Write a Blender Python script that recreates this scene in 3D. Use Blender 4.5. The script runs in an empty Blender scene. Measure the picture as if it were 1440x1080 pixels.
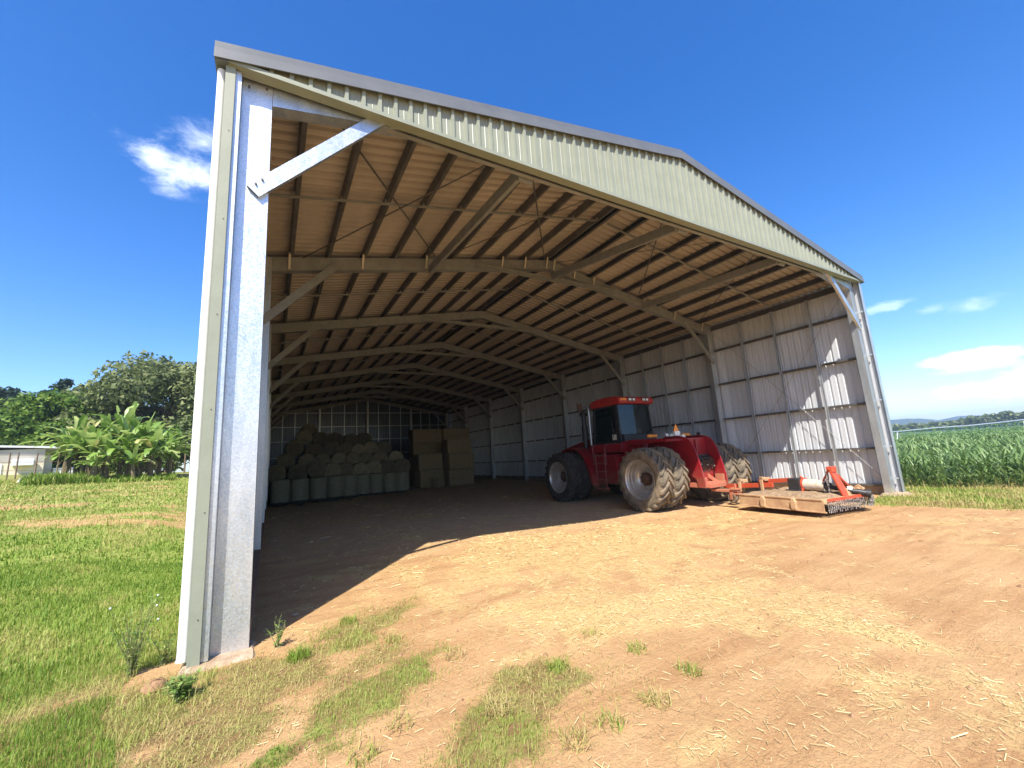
import bpy, math, random
import numpy as np
from mathutils import Vector, Matrix
random.seed(7)
RNG = np.random.default_rng(11)
SC = bpy.context.scene
COL = SC.collection
PI = math.pi

# ------------------------------------------------------------------ basic helpers
def V(*a): return Vector(a)

def tag(o, label=None, cat=None, group=None, kind=None):
    if label: o['label'] = label
    if cat: o['category'] = cat
    if group: o['group'] = group
    if kind: o['kind'] = kind
    return o

def empty(name, loc=(0, 0, 0), rz=0.0, label=None, cat=None, group=None):
    o = bpy.data.objects.new(name, None); COL.objects.link(o)
    o.location = loc; o.rotation_euler = (0, 0, rz); o.empty_display_size = 0.3
    return tag(o, label, cat, group)

def copy_tree(o, parent=None):
    c = o.copy(); COL.objects.link(c)
    if parent is not None: c.parent = parent
    for ch in list(o.children): copy_tree(ch, c)
    return c

class MB:
    """collects geometry for ONE mesh object"""
    def __init__(s): s.v = []; s.f = []
    def add(s, vs, fs):
        n = len(s.v); s.v += [tuple(p) for p in vs]; s.f += [tuple(i + n for i in q) for q in fs]; return s
    def hexa(s, p):   # 8 points: bottom 4 ccw, top 4
        return s.add(p, [(3, 2, 1, 0), (4, 5, 6, 7), (0, 1, 5, 4), (1, 2, 6, 5), (2, 3, 7, 6), (3, 0, 4, 7)])
    def box(s, x0, x1, y0, y1, z0, z1):
        return s.hexa([(x0, y0, z0), (x1, y0, z0), (x1, y1, z0), (x0, y1, z0), (x0, y0, z1), (x1, y0, z1), (x1, y1, z1), (x0, y1, z1)])
    def beam(s, p0, p1, w, h, up=(0, 0, 1), off=(0, 0)):
        p0 = Vector(p0); p1 = Vector(p1); d = (p1 - p0).normalized(); up = Vector(up)
        r = d.cross(up).normalized(); u = r.cross(d).normalized()
        o = r * off[0] + u * off[1]; P = []
        for e in (p0, p1):
            for a, b in ((-1, -1), (1, -1), (1, 1), (-1, 1)): P.append(e + o + r * (a * w / 2) + u * (b * h / 2))
        return s.add(P, [(0, 1, 2, 3), (7, 6, 5, 4), (0, 4, 5, 1), (1, 5, 6, 2), (2, 6, 7, 3), (3, 7, 4, 0)])
    def csec(s, p0, p1, depth, width, up, t=0.006, lip=0.02, flip=1):
        """C section: web of height `depth` along `up`, flanges of `width` to side r*flip"""
        p0 = Vector(p0); p1 = Vector(p1); d = (p1 - p0).normalized()
        r = d.cross(Vector(up)).normalized(); u = r.cross(d).normalized()
        s.beam(p0, p1, t, depth, u)
        for k in (-1, 1):
            o = r * (flip * (width / 2 + t / 2)) + u * (k * (depth / 2 - t / 2))
            s.beam(p0 + o, p1 + o, width, t, u)
            if lip:
                o = r * (flip * (width + t)) + u * (k * (depth / 2 - lip / 2))
                s.beam(p0 + o, p1 + o, t, lip, u)
        return s
    def tube(s, pts, r, n=8, cap=True):
        pts = [Vector(p) for p in pts]; m = len(pts); rs = r if isinstance(r, (list, tuple)) else [r] * m
        base = len(s.v); ref = None
        for i, p in enumerate(pts):
            d = (pts[min(i + 1, m - 1)] - pts[max(i - 1, 0)]).normalized()
            if ref is None:
                ref = Vector((0, 0, 1)) if abs(d.z) < .9 else Vector((1, 0, 0))
            a = d.cross(ref).normalized(); b = a.cross(d).normalized(); ref = b
            for k in range(n):
                t = 2 * PI * k / n; s.v.append(tuple(p + a * (rs[i] * math.cos(t)) + b * (rs[i] * math.sin(t))))
        for i in range(m - 1):
            for k in range(n):
                k2 = (k + 1) % n
                s.f.append((base + i * n + k, base + i * n + k2, base + (i + 1) * n + k2, base + (i + 1) * n + k))
        if cap:
            s.f.append(tuple(base + k for k in range(n))[::-1]); s.f.append(tuple(base + (m - 1) * n + k for k in range(n)))
        return s
    def lathe(s, prof, c=(0, 0, 0), axis='X', n=32, close=False):
        """prof: (radius, axial)"""
        base = len(s.v); m = len(prof)
        for (r, a) in prof:
            for k in range(n):
                t = 2 * PI * k / n; q, w = r * math.cos(t), r * math.sin(t)
                p = (a, q, w) if axis == 'X' else ((q, a, w) if axis == 'Y' else (q, w, a))
                s.v.append((p[0] + c[0], p[1] + c[1], p[2] + c[2]))
        for i in range(m - 1 + (1 if close else 0)):
            j = (i + 1) % m
            for k in range(n):
                k2 = (k + 1) % n; s.f.append((base + i * n + k, base + j * n + k, base + j * n + k2, base + i * n + k2))
        if not close:
            s.f.append(tuple(base + k for k in range(n))); s.f.append(tuple(base + (m - 1) * n + k for k in range(n))[::-1])
        return s
    def prism(s, poly, ext, f3):
        """poly: 2D list; f3(a,b,e)->3D; ext=(e0,e1)"""
        n = len(poly)
        vs = [f3(a, b, ext[0]) for a, b in poly] + [f3(a, b, ext[1]) for a, b in poly]
        fs = [tuple(range(n))[::-1], tuple(range(n, 2 * n))] + [(i, (i + 1) % n, n + (i + 1) % n, n + i) for i in range(n)]
        return s.add(vs, fs)
    def plate(s, poly, x0, x1):      # poly in (y,z), thickness in x
        return s.prism(poly, (x0, x1), lambda a, b, e: (e, a, b))
    def build(s, name, mat, parent=None, smooth=False, bevel=0, label=None, cat=None, group=None, kind=None, loc=None, recalc=True):
        me = bpy.data.meshes.new(name); me.from_pydata(s.v, [], s.f); me.validate()
        if recalc:
            import bmesh
            bm = bmesh.new(); bm.from_mesh(me); bmesh.ops.recalc_face_normals(bm, faces=bm.faces); bm.to_mesh(me); bm.free()
        if smooth:
            me.polygons.foreach_set('use_smooth', [True] * len(me.polygons)); me.set_sharp_from_angle(angle=0.65)
        me.materials.append(mat)
        o = bpy.data.objects.new(name, me); COL.objects.link(o)
        if parent is not None: o.parent = parent
        if loc is not None: o.location = loc
        if bevel:
            b = o.modifiers.new('bevel', 'BEVEL'); b.width = bevel; b.segments = 2; b.limit_method = 'ANGLE'; b.angle_limit = 0.6
            b.harden_normals = False
        return tag(o, label, cat, group, kind)

def fast_mesh(name, verts, faces_list, mat, tone=None, parent=None, attrs=None, smooth=False):
    """faces_list: list of int arrays (N x k). tone: per-vertex float"""
    me = bpy.data.meshes.new(name)
    verts = np.asarray(verts, dtype=np.float32)
    me.vertices.add(len(verts)); me.vertices.foreach_set('co', verts.ravel())
    tot = np.concatenate([np.full(len(f), f.shape[1], dtype=np.int32) for f in faces_list])
    idx = np.concatenate([f.ravel() for f in faces_list]).astype(np.int32)
    me.loops.add(len(idx)); me.loops.foreach_set('vertex_index', idx)
    me.polygons.add(len(tot)); st = np.zeros(len(tot), dtype=np.int32); st[1:] = np.cumsum(tot)[:-1]
    me.polygons.foreach_set('loop_start', st); me.polygons.foreach_set('loop_total', tot)
    if smooth: me.polygons.foreach_set('use_smooth', np.ones(len(tot), dtype=bool))
    me.update(calc_edges=True)
    if tone is not None:
        a = me.attributes.new('tone', 'FLOAT', 'POINT'); a.data.foreach_set('value', np.asarray(tone, dtype=np.float32))
    for k, val in (attrs or {}).items():
        a = me.attributes.new(k, 'FLOAT', 'POINT'); a.data.foreach_set('value', np.asarray(val, dtype=np.float32))
    me.materials.append(mat)
    o = bpy.data.objects.new(name, me); COL.objects.link(o)
    if parent is not None: o.parent = parent
    return o

# ------------------------------------------------------------------ noise in numpy
_P = np.random.default_rng(3).random((256, 256))
def vnoise(x, y):
    x = np.asarray(x, float); y = np.asarray(y, float)
    xi = np.floor(x).astype(int); yi = np.floor(y).astype(int); fx = x - xi; fy = y - yi
    fx = fx * fx * (3 - 2 * fx); fy = fy * fy * (3 - 2 * fy)
    g = lambda a, b: _P[a % 256, b % 256]
    return (g(xi, yi) * (1 - fx) + g(xi + 1, yi) * fx) * (1 - fy) + (g(xi, yi + 1) * (1 - fx) + g(xi + 1, yi + 1) * fx) * fy
def fbm(x, y, o=4):
    r = 0; a = .5; t = 0
    for i in range(o):
        r = r + a * vnoise(x + 17.3 * i, y - 9.1 * i); t += a; x = x * 2.03; y = y * 2.03; a *= .5
    return r / t
def sstep(a, b, x):
    t = np.clip((np.asarray(x, float) - a) / (b - a), 0, 1); return t * t * (3 - 2 * t)

# ------------------------------------------------------------------ materials
def mat(name, col=(.5, .5, .5), rough=.6, metal=0.0, spec=.5, noise=None, bump=None, col2=None, cs=(.35, .65), emit=None, coat=0, coords='Object', stretch=None, extra=None):
    """principled material; col/col2 mixed by noise scale `noise`; bump=(scale,strength)"""
    m = bpy.data.materials.new(name); m.use_nodes = True
    nt = m.node_tree; N = nt.nodes; Lk = nt.links; b = N['Principled BSDF']
    b.inputs['Base Color'].default_value = (*col, 1); b.inputs['Roughness'].default_value = rough
    b.inputs['Metallic'].default_value = metal; b.inputs['Specular IOR Level'].default_value = spec
    if coat: b.inputs['Coat Weight'].default_value = coat; b.inputs['Coat Roughness'].default_value = .15
    if emit: b.inputs['Emission Color'].default_value = (*emit[0], 1); b.inputs['Emission Strength'].default_value = emit[1]
    tc = N.new('ShaderNodeTexCoord'); src = tc.outputs[coords]
    if stretch:
        mp = N.new('ShaderNodeMapping'); mp.inputs['Scale'].default_value = stretch; Lk.new(src, mp.inputs['Vector']); src = mp.outputs[0]
    if col2 is not None:
        n = N.new('ShaderNodeTexNoise'); n.inputs['Scale'].default_value = noise or 5; n.inputs['Detail'].default_value = 6; n.inputs['Roughness'].default_value = .62
        Lk.new(src, n.inputs['Vector'])
        r = N.new('ShaderNodeMapRange'); r.inputs['From Min'].default_value = cs[0]; r.inputs['From Max'].default_value = cs[1]; Lk.new(n.outputs['Fac'], r.inputs['Value'])
        mx = N.new('ShaderNodeMix'); mx.data_type = 'RGBA'; mx.inputs['A'].default_value = (*col, 1); mx.inputs['B'].default_value = (*col2, 1)
        Lk.new(r.outputs[0], mx.inputs['Factor']); Lk.new(mx.outputs['Result'], b.inputs['Base Color'])
    if bump:
        n = N.new('ShaderNodeTexNoise'); n.inputs['Scale'].default_value = bump[0]; n.inputs['Detail'].default_value = 5
        Lk.new(src, n.inputs['Vector'])
        bp = N.new('ShaderNodeBump'); bp.inputs['Strength'].default_value = bump[1]; bp.inputs['Distance'].default_value = .02
        Lk.new(n.outputs['Fac'], bp.inputs['Height']); Lk.new(bp.outputs[0], b.inputs['Normal'])
    if extra: extra(nt, b, src)
    return m

def ramp_mat(name, stops, rough=.6, trans=0.3, spec=.3, attr='tone'):
    """foliage: colour from the per-vertex tone attribute, some light passes through"""
    m = bpy.data.materials.new(name); m.use_nodes = True
    nt = m.node_tree; N = nt.nodes; Lk = nt.links; b = N['Principled BSDF']
    a = N.new('ShaderNodeAttribute'); a.attribute_name = attr
    r = N.new('ShaderNodeValToRGB'); e = r.color_ramp.elements
    while len(e) < len(stops): e.new(.5)
    for i, (p, c) in enumerate(stops): e[i].position = p; e[i].color = (*c, 1)
    Lk.new(a.outputs['Fac'], r.inputs['Fac']); Lk.new(r.outputs[0], b.inputs['Base Color'])
    b.inputs['Roughness'].default_value = rough; b.inputs['Specular IOR Level'].default_value = spec
    if trans:
        t = N.new('ShaderNodeBsdfTranslucent'); Lk.new(r.outputs[0], t.inputs['Color'])
        mx = N.new('ShaderNodeMixShader'); mx.inputs[0].default_value = trans
        Lk.new(b.outputs[0], mx.inputs[1]); Lk.new(t.outputs[0], mx.inputs[2]); Lk.new(mx.outputs[0], N['Material Output'].inputs['Surface'])
    return m

def spangle(nt, b, src):
    """galvanised crystal pattern on roughness and colour"""
    N = nt.nodes; Lk = nt.links
    v = N.new('ShaderNodeTexVoronoi'); v.inputs['Scale'].default_value = 70; Lk.new(src, v.inputs['Vector'])
    bw = N.new('ShaderNodeSeparateColor'); Lk.new(v.outputs['Color'], bw.inputs[0])
    r = N.new('ShaderNodeMapRange'); r.inputs['To Min'].default_value = .30; r.inputs['To Max'].default_value = .50; Lk.new(bw.outputs[0], r.inputs['Value'])
    Lk.new(r.outputs[0], b.inputs['Roughness'])
    n = N.new('ShaderNodeTexNoise'); mp = N.new('ShaderNodeMapping'); mp.inputs['Scale'].default_value = (1, 1, .18); Lk.new(src, mp.inputs['Vector']); n.inputs['Scale'].default_value = 7; n.inputs['Detail'].default_value = 7; Lk.new(mp.outputs[0], n.inputs['Vector'])
    ad = N.new('ShaderNodeMath'); ad.operation = 'MULTIPLY_ADD'; Lk.new(bw.outputs[1], ad.inputs[0]); ad.inputs[1].default_value = .33; Lk.new(n.outputs['Fac'], ad.inputs[2])
    cr = N.new('ShaderNodeMapRange'); cr.inputs['From Min'].default_value = .35; cr.inputs['From Max'].default_value = .95; Lk.new(ad.outputs[0], cr.inputs['Value'])
    mx = N.new('ShaderNodeMix'); mx.data_type = 'RGBA'; c = b.inputs['Base Color'].default_value
    mx.inputs['A'].default_value = (c[0] * .70, c[1] * .76, c[2] * .82, 1); mx.inputs['B'].default_value = (min(1, c[0] * 1.12), min(1, c[1] * 1.12), min(1, c[2] * 1.12), 1)
    Lk.new(cr.outputs[0], mx.inputs['Factor']); Lk.new(mx.outputs['Result'], b.inputs['Base Color'])

M = {}
M['cream'] = mat('painted_gable_steel', (.235, .25, .185), .42, 0, .5, 3, (40, .05), (.265, .28, .21))
M['barge'] = mat('painted_grey_steel', (.115, .122, .13), .4, 0, .5, 2, None, (.14, .147, .155))
M['galv'] = mat('galvanised_steel', (.62, .64, .64), .4, .8, .5, extra=spangle)
def low_dirt(z0, z1, dirt, amt, base=None, nscale=9):
    """splashed dirt that thins out with height above the ground"""
    def ex(nt, b, src):
        if base: base(nt, b, src)
        N = nt.nodes; Lk = nt.links
        sp = N.new('ShaderNodeSeparateXYZ'); Lk.new(src, sp.inputs[0])
        n = N.new('ShaderNodeTexNoise'); n.inputs['Scale'].default_value = nscale; n.inputs['Detail'].default_value = 7; n.inputs['Roughness'].default_value = .7; Lk.new(src, n.inputs['Vector'])
        r = N.new('ShaderNodeMapRange'); r.inputs[1].default_value = z1; r.inputs[2].default_value = z0; Lk.new(sp.outputs[2], r.inputs[0])
        a = N.new('ShaderNodeMath'); a.operation = 'MULTIPLY_ADD'; Lk.new(n.outputs['Fac'], a.inputs[0]); a.inputs[1].default_value = 1.5; a.inputs[2].default_value = -1.2
        a2 = N.new('ShaderNodeMath'); a2.operation = 'MULTIPLY_ADD'; Lk.new(r.outputs[0], a2.inputs[0]); a2.inputs[1].default_value = 1.1; Lk.new(a.outputs[0], a2.inputs[2]); a2.use_clamp = True
        m2 = N.new('ShaderNodeMath'); m2.operation = 'MULTIPLY'; Lk.new(a2.outputs[0], m2.inputs[0]); m2.inputs[1].default_value = amt
        mx = N.new('ShaderNodeMix'); mx.data_type = 'RGBA'; lk = b.inputs['Base Color'].links
        if lk: Lk.new(lk[0].from_socket, mx.inputs['A'])
        else: mx.inputs['A'].default_value = b.inputs['Base Color'].default_value
        mx.inputs['B'].default_value = (*dirt, 1); Lk.new(m2.outputs[0], mx.inputs['Factor']); Lk.new(mx.outputs['Result'], b.inputs['Base Color'])
        if b.inputs['Metallic'].default_value > .1:
            mm_ = N.new('ShaderNodeMath'); mm_.operation = 'MULTIPLY_ADD'; Lk.new(m2.outputs[0], mm_.inputs[0]); mm_.inputs[1].default_value = -b.inputs['Metallic'].default_value; mm_.inputs[2].default_value = b.inputs['Metallic'].default_value; Lk.new(mm_.outputs[0], b.inputs['Metallic'])
    return ex
M['galv_col'] = mat('mud_splashed_galvanised_column', (.66, .67, .66), .4, .8, .5, extra=low_dirt(0, .55, (.36, .24, .14), .75, spangle, 14))
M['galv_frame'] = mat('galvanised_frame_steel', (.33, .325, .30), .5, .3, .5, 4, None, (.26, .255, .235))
M['purlin'] = mat('shade_darkened_purlin_steel', (.15, .14, .13), .5, .4, .5, 3, None, (.10, .095, .09))  # galvanised steel; shade under the roof is put into this dark base colour
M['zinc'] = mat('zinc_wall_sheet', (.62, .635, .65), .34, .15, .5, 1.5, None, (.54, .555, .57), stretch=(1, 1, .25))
M['zinc_rear_shaded'] = mat('shade_darkened_zinc_rear_sheet', (.12, .135, .16), .3, 1.0, .5, 1.5, None, (.09, .10, .12), stretch=(1, 1, .25))  # darker copy of the zinc wall sheet, deep interior shade painted into its colour
M['roof_in'] = mat('roof_sheet_steel', (.50, .425, .35), .5, .1, .5, 1.2, None, (.41, .35, .285), stretch=(1, .3, 1))
M['white'] = mat('white_plastic_pipe', (.78, .78, .76), .4, 0, .5, 6, None, (.68, .67, .62))
M['concrete'] = mat('weathered_concrete', (.42, .33, .24), .9, 0, .3, 9, (30, .5), (.30, .20, .12))
M['kick'] = mat('brown_kick_panel', (.30, .20, .12), .8, 0, .3, 4, (20, .2), (.22, .14, .085))  # two browns mottled by noise
M['bolt'] = mat('dark_bolt', (.12, .10, .09), .5, .5)
M['cleat'] = mat('pale_steel_cleat', (.62, .53, .40), .5, .1, .5, 8, None, (.52, .44, .33))
M['red'] = mat('red_tractor_paint', (.29, .008, .013), .35, 0, .5, 5, None, (.21, .011, .013), coat=.2, extra=low_dirt(.5, 1.7, (.30, .19, .11), .55, None, 5))
M['redroof'] = mat('sun_faded_red_paint', (.44, .03, .018), .4, 0, .5, 6, None, (.34, .025, .018))
M['orange'] = mat('orange_red_implement_paint', (.55, .06, .018), .5, 0, .5, 9, None, (.42, .085, .04))
M['ladder'] = mat('dull_red_steel', (.34, .08, .07), .6, 0, .4, 7, None, (.24, .09, .07))
M['dustred'] = mat('dusty_red_steel', (.45, .12, .07), .7, 0, .4, 7, (30, .2), (.38, .17, .09))
M['black'] = mat('black_rubber_plastic', (.02, .02, .022), .5, 0, .5, 6, None, (.035, .033, .03))
M['tyre'] = mat('dusty_tyre_rubber', (.035, .032, .03), .85, 0, .3, 5, (25, .25), (.075, .06, .046))
M['tyre_dust'] = mat('clay_dusted_rear_tyre_rubber', (.095, .08, .062), .9, 0, .2, 4, (25, .25), (.25, .195, .13))
M['rim'] = mat('silver_wheel_steel', (.55, .54, .52), .35, .55, .5, 4, None, (.42, .36, .29))
M['rust'] = mat('rusty_hub_steel', (.12, .055, .03), .8, .1, .4, 12, (20, .4), (.06, .04, .03))
M['chrome'] = mat('exhaust_steel', (.42, .43, .47), .3, .7)
M['amber'] = mat('amber_lens', (.85, .26, .02), .25, 0, .6)
M['lens'] = mat('clear_lamp_lens', (.75, .73, .66), .2, 0, .6)
M['paper'] = mat('pale_sticker', (.66, .62, .50), .6)
M['hose'] = mat('dirty_hydraulic_hose', (.05, .032, .022), .7, 0, .4, 14, None, (.12, .075, .045))
M['seat'] = mat('dark_cab_trim', (.03, .03, .032), .8)
M['deck'] = mat('dusty_tan_deck', (.52, .34, .18), .85, 0, .3, 5, (25, .3), (.38, .22, .12))
M['decktop'] = mat('deck_caked_with_straw', (.36, .25, .15), .95, 0, .2, 12, (35, .8), (.20, .13, .08))
M['chain'] = mat('glint_speckled_chain_steel', (.55, .50, .46), .35, .2, .5, 45, None, (.03, .025, .025), (.45, .55))  # black and bright speckle paints in the sparkle and dark gaps of links
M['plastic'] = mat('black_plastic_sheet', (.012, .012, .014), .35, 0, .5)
M['net'] = mat('pale_net_wrap', (.33, .32, .21), .7, 0, .4, 7, (60, .3), (.22, .21, .135), stretch=(1, 1, 3))
M['trunk'] = mat('tree_bark', (.16, .12, .09), .9, 0, .2, 6, (14, .6), (.10, .075, .055))
M['house'] = mat('cream_house_wall', (.78, .70, .54), .7, 0, .4, 2, None, (.72, .63, .46))
M['house_hi'] = mat('grey_brown_gable_board', (.46, .42, .35), .7)
M['trim'] = mat('white_painted_trim', (.8, .8, .8), .5)
M['win'] = mat('dark_window_glass', (.03, .04, .05), .08, 0, .6)
M['post'] = mat('weathered_fence_post', (.22, .16, .11), .9, 0, .2, 9, None, (.14, .1, .07))
M['pipe'] = mat('galvanised_irrigation_pipe', (.72, .72, .70), .35, .3)
M['rock'] = mat('red_clay_clod', (.34, .20, .11), .95, 0, .2, 12, (26, 1.0), (.22, .12, .065))

def glass():
    m = bpy.data.materials.new('cab_glass'); m.use_nodes = True; nt = m.node_tree; N = nt.nodes; Lk = nt.links
    b = N['Principled BSDF']; b.inputs['Base Color'].default_value = (.012, .018, .016, 1); b.inputs['Roughness'].default_value = .03; b.inputs['Specular IOR Level'].default_value = .9
    t = N.new('ShaderNodeBsdfTransparent'); t.inputs[0].default_value = (.55, .6, .57, 1)
    mx = N.new('ShaderNodeMixShader'); mx.inputs[0].default_value = .45
    Lk.new(b.outputs[0], mx.inputs[1]); Lk.new(t.outputs[0], mx.inputs[2]); Lk.new(mx.outputs[0], N['Material Output'].inputs['Surface'])
    return m
M['glass'] = glass()

def straw_end():
    def ex(nt, b, src):
        N = nt.nodes; Lk = nt.links
        w = N.new('ShaderNodeTexWave'); w.wave_type = 'RINGS'; w.rings_direction = 'Y'; w.inputs['Scale'].default_value = 5.5; w.inputs['Distortion'].default_value = 6; w.inputs['Detail'].default_value = 3; w.inputs['Detail Scale'].default_value = 2
        Lk.new(src, w.inputs['Vector'])
        bp = N.new('ShaderNodeBump'); bp.inputs['Strength'].default_value = .8; bp.inputs['Distance'].default_value = .04; Lk.new(w.outputs['Fac'], bp.inputs['Height'])
        n = N.new('ShaderNodeTexNoise'); n.inputs['Scale'].default_value = 30; n.inputs['Detail'].default_value = 4; Lk.new(src, n.inputs['Vector'])
        bp2 = N.new('ShaderNodeBump'); bp2.inputs['Strength'].default_value = .7; bp2.inputs['Distance'].default_value = .03; Lk.new(n.outputs['Fac'], bp2.inputs['Height']); Lk.new(bp.outputs[0], bp2.inputs['Normal'])
        Lk.new(bp2.outputs[0], b.inputs['Normal'])
        oi = N.new('ShaderNodeObjectInfo'); rv = N.new('ShaderNodeMapRange'); rv.inputs[3].default_value = .55; rv.inputs[4].default_value = 1.25; Lk.new(oi.outputs['Random'], rv.inputs[0])
        h2 = N.new('ShaderNodeHueSaturation'); Lk.new(rv.outputs[0], h2.inputs['Value']); lk = b.inputs['Base Color'].links[0]; s0 = lk.from_socket; Lk.new(s0, h2.inputs['Color']); Lk.new(h2.outputs[0], b.inputs['Base Color'])
    return mat('straw', (.44, .38, .25), .95, 0, .2, 9, None, (.29, .245, .155), extra=ex)
M['straw'] = straw_end()
M['sqbale'] = mat('pressed_straw', (.38, .29, .16), .95, 0, .2, 7, (24, .9), (.26, .195, .105), stretch=(1, 1, 4))
# ------------------------------------------------------------------ the shed
PX = [.85, 1.72, 2.62, 3.48, 4.42, 5.26, 6.12, 7.03, 7.93, 8.84]
W = 18.0; HE = 7.058; TS = .1848; BAY = 5.528; NF = 8; LEN = BAY * 7
def roofz(x): return HE + TS * min(x, W - x)
shed = empty('hay_shed', (0, 0, 0), 0, 'long open-fronted steel hay shed with cream ribbed gable and galvanised frame on the dirt yard', 'shed')

def sheet(o, run, n, period, rib, nrm, lenf, rib_w=.07, rib_h=.042, mid=True):
    """ribbed steel sheet: profile repeats along `run`, ribs go along `rib`; lenf(s)->(start,end) along rib"""
    mb = MB(); o = Vector(o); run = Vector(run); rib = Vector(rib); nrm = Vector(nrm)
    prof = []
    for i in range(n):
        s = i * period
        prof += [(s, 0), (s + period * .36, 0), (s + period * .40, .006), (s + period * .44, 0), (s + period - rib_w - .012, 0), (s + period - rib_w + .006, rib_h), (s + period - .018, rib_h)]
    prof.append((n * period, 0))
    for (s, h) in prof:
        a, b = lenf(s); p = o + run * s + nrm * h
        mb.v.append(tuple(p + rib * a)); mb.v.append(tuple(p + rib * b))
    for i in range(len(prof) - 1): mb.f.append((2 * i, 2 * i + 2, 2 * i + 3, 2 * i + 1))
    return mb
per = .2342
# roof sheets
sl = math.sqrt(1 + TS * TS); RUNL = (W / 2 + .1) * sl
for side in (0, 1):
    ux = (1 / sl, 0, TS / sl) if side == 0 else (-1 / sl, 0, TS / sl)
    nx = (-TS / sl, 0, 1 / sl) if side == 0 else (TS / sl, 0, 1 / sl)
    o = (-.1, -.08, HE + .175 - .1 * TS) if side == 0 else (W + .1, -.08, HE + .175 - .1 * TS)
    sheet(o, (0, 1, 0), 166, per, ux, nx, lambda s: (0, RUNL), .09, .06).build('roof_sheet', M['roof_in'], shed, recalc=False)
mb = MB()
for k in (-1, 1): mb.add([(9, -.09, 9.0), (9 + k * .25, -.09, 8.94), (9 + k * .25, LEN + .1, 8.94), (9, LEN + .1, 9.0)], [(0, 1, 2, 3)])
mb.build('ridge_cap', M['barge'], shed, recalc=False)
# barge caps at the front edge: face + top fold
for side in (0, 1):
    mb = MB(); x0, x1 = (-.17, 9.0) if side == 0 else (9.0, 18.17)
    z = lambda x: HE + TS * (x if side == 0 else W - x)
    mb.hexa([(x0, -.135, z(x0)), (x1, -.135, z(x1)), (x1, -.115, z(x1)), (x0, -.115, z(x0)), (x0, -.135, z(x0) + .135), (x1, -.135, z(x1) + .135), (x1, -.115, z(x1) + .135), (x0, -.115, z(x0) + .135)])
    mb.hexa([(x0, -.115, z(x0) + .115), (x1, -.115, z(x1) + .115), (x1, -.100, z(x1) + .115), (x0, -.100, z(x0) + .115), (x0, -.120, z(x0) + .245), (x1, -.120, z(x1) + .245), (x1, -.095, z(x1) + .245), (x0, -.095, z(x0) + .245)])
    mb.hexa([(x0, -.095, z(x0) + .232), (x1, -.095, z(x1) + .232), (x1, .12, z(x1) + .232), (x0, .12, z(x0) + .232), (x0, -.095, z(x0) + .243), (x1, -.095, z(x1) + .243), (x1, .12, z(x1) + .243), (x0, .12, z(x0) + .243)])
    mb.build('barge_cap', M['barge'], shed)
# gable infill, hangs down to a level rail at eave height
def gl(s):
    x = s; return (0.012, TS * min(x, W - x) + .14)
n = int(W / per)
g = sheet((0.02, -.045, HE), (1, 0, 0), n, (W - .04) / n, (0, 0, 1), (0, -1, 0), gl)
g.build('gable_infill', M['cream'], shed, recalc=False)
mb = MB(); mb.box(-.02, 18.02, -.105, -.085, HE - .02, HE + .045); mb.box(-.02, 18.02, -.085, .06, HE - .02, HE - .008)
mb.build('gable_rail_trim', M['cream'], shed)
mb = MB(); mb.csec((.5, .22, HE + .10), (17.5, .22, HE + .10), .2, .07, (0, 0, 1)); mb.build('gable_rail', M['galv_frame'], shed)
# side walls
for side in (0, 1):
    x = -.004 if side == 0 else 18.004; nr = (-1, 0, 0) if side == 0 else (1, 0, 0)
    sheet((x, .03, 0), (0, 1, 0), 166, per, (0, 0, 1), nr, lambda s: (.0, HE + .178)).build('wall_sheet', M['zinc'], shed, recalc=False)
sheet((0, LEN + .02, 0), (1, 0, 0), n, W / n, (0, 0, 1), (0, 1, 0), lambda s: (0, roofz(s) + .19)).build('rear_wall_sheet', M['zinc_rear_shaded'], shed, recalc=False)
# concrete edge beams under the walls
for side in (0, 1):
    mb = MB(); x0, x1 = (-.04, .05) if side == 0 else (17.95, 18.04); mb.box(x0, x1, .3, LEN, -.3, .16)
    mb.build('wall_plinth', M['concrete'], shed)
MB().box(.05, 17.95, LEN - .06, LEN + .05, -.3, .14).build('wall_plinth', M['concrete'], shed)
# gutters
for side in (0, 1):
    mb = MB(); s = -1 if side == 0 else 1; b = 0 if side == 0 else W
    xs = sorted((b + s * .03, b + s * .165))
    mb.box(xs[0], xs[1], -.10, LEN + .1, HE - .035, HE - .025)
    xo = sorted((b + s * .155, b + s * .165)); mb.box(xo[0], xo[1], -.10, LEN + .1, HE - .025, HE + .07)
    mb.box(xs[0], xs[1], -.11, -.10, HE - .035, HE + .06)
    mb.build('gutter', M['barge'], shed)
# downpipe at the left front corner
mb = MB(); mb.tube([(-.095, .03, 6.99), (-.095, .03, 6.5), (-.095, .03, .12), (-.10, .01, .06)], .047, 14); mb.build('downpipe', M['white'], shed, smooth=True)
# corner flashings
for side in (0, 1):
    mb = MB(); f = (lambda a: a) if side == 0 else (lambda a: W - a)
    def bx(a0, a1, y0, y1, z0, z1):
        q = sorted((f(a0), f(a1))); mb.box(q[0], q[1], y0, y1, z0, z1)
    bx(-.048, .058, -.06, -.052, -.02, HE - .02); bx(-.048, -.040, -.052, .12, -.02, HE - .02); bx(.050, .058, -.052, -.03, -.02, HE - .02)
    if side == 1: bx(.058, .105, -.055, -.047, -.02, HE - .02)
    mb.build('corner_flashing', M['cream'] if side == 0 else M['galv'], shed)
    if side == 1: continue
    mb = MB(); bx(.058, .122, -.022, -.014, .03, HE - .03); bx(.114, .122, -.014, .10, .03, HE - .03)
    mb.build('corner_channel', M['galv'], shed)
# screw heads on the left flashing
for z in (.45, 1.5, 2.6, 3.7, 4.9, 6.1): MB().lathe([(.006, -.006), (.006, 0)], (.022, -.061, z), 'Y', 8).build('flashing_screw', M['bolt'], shed)
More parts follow.
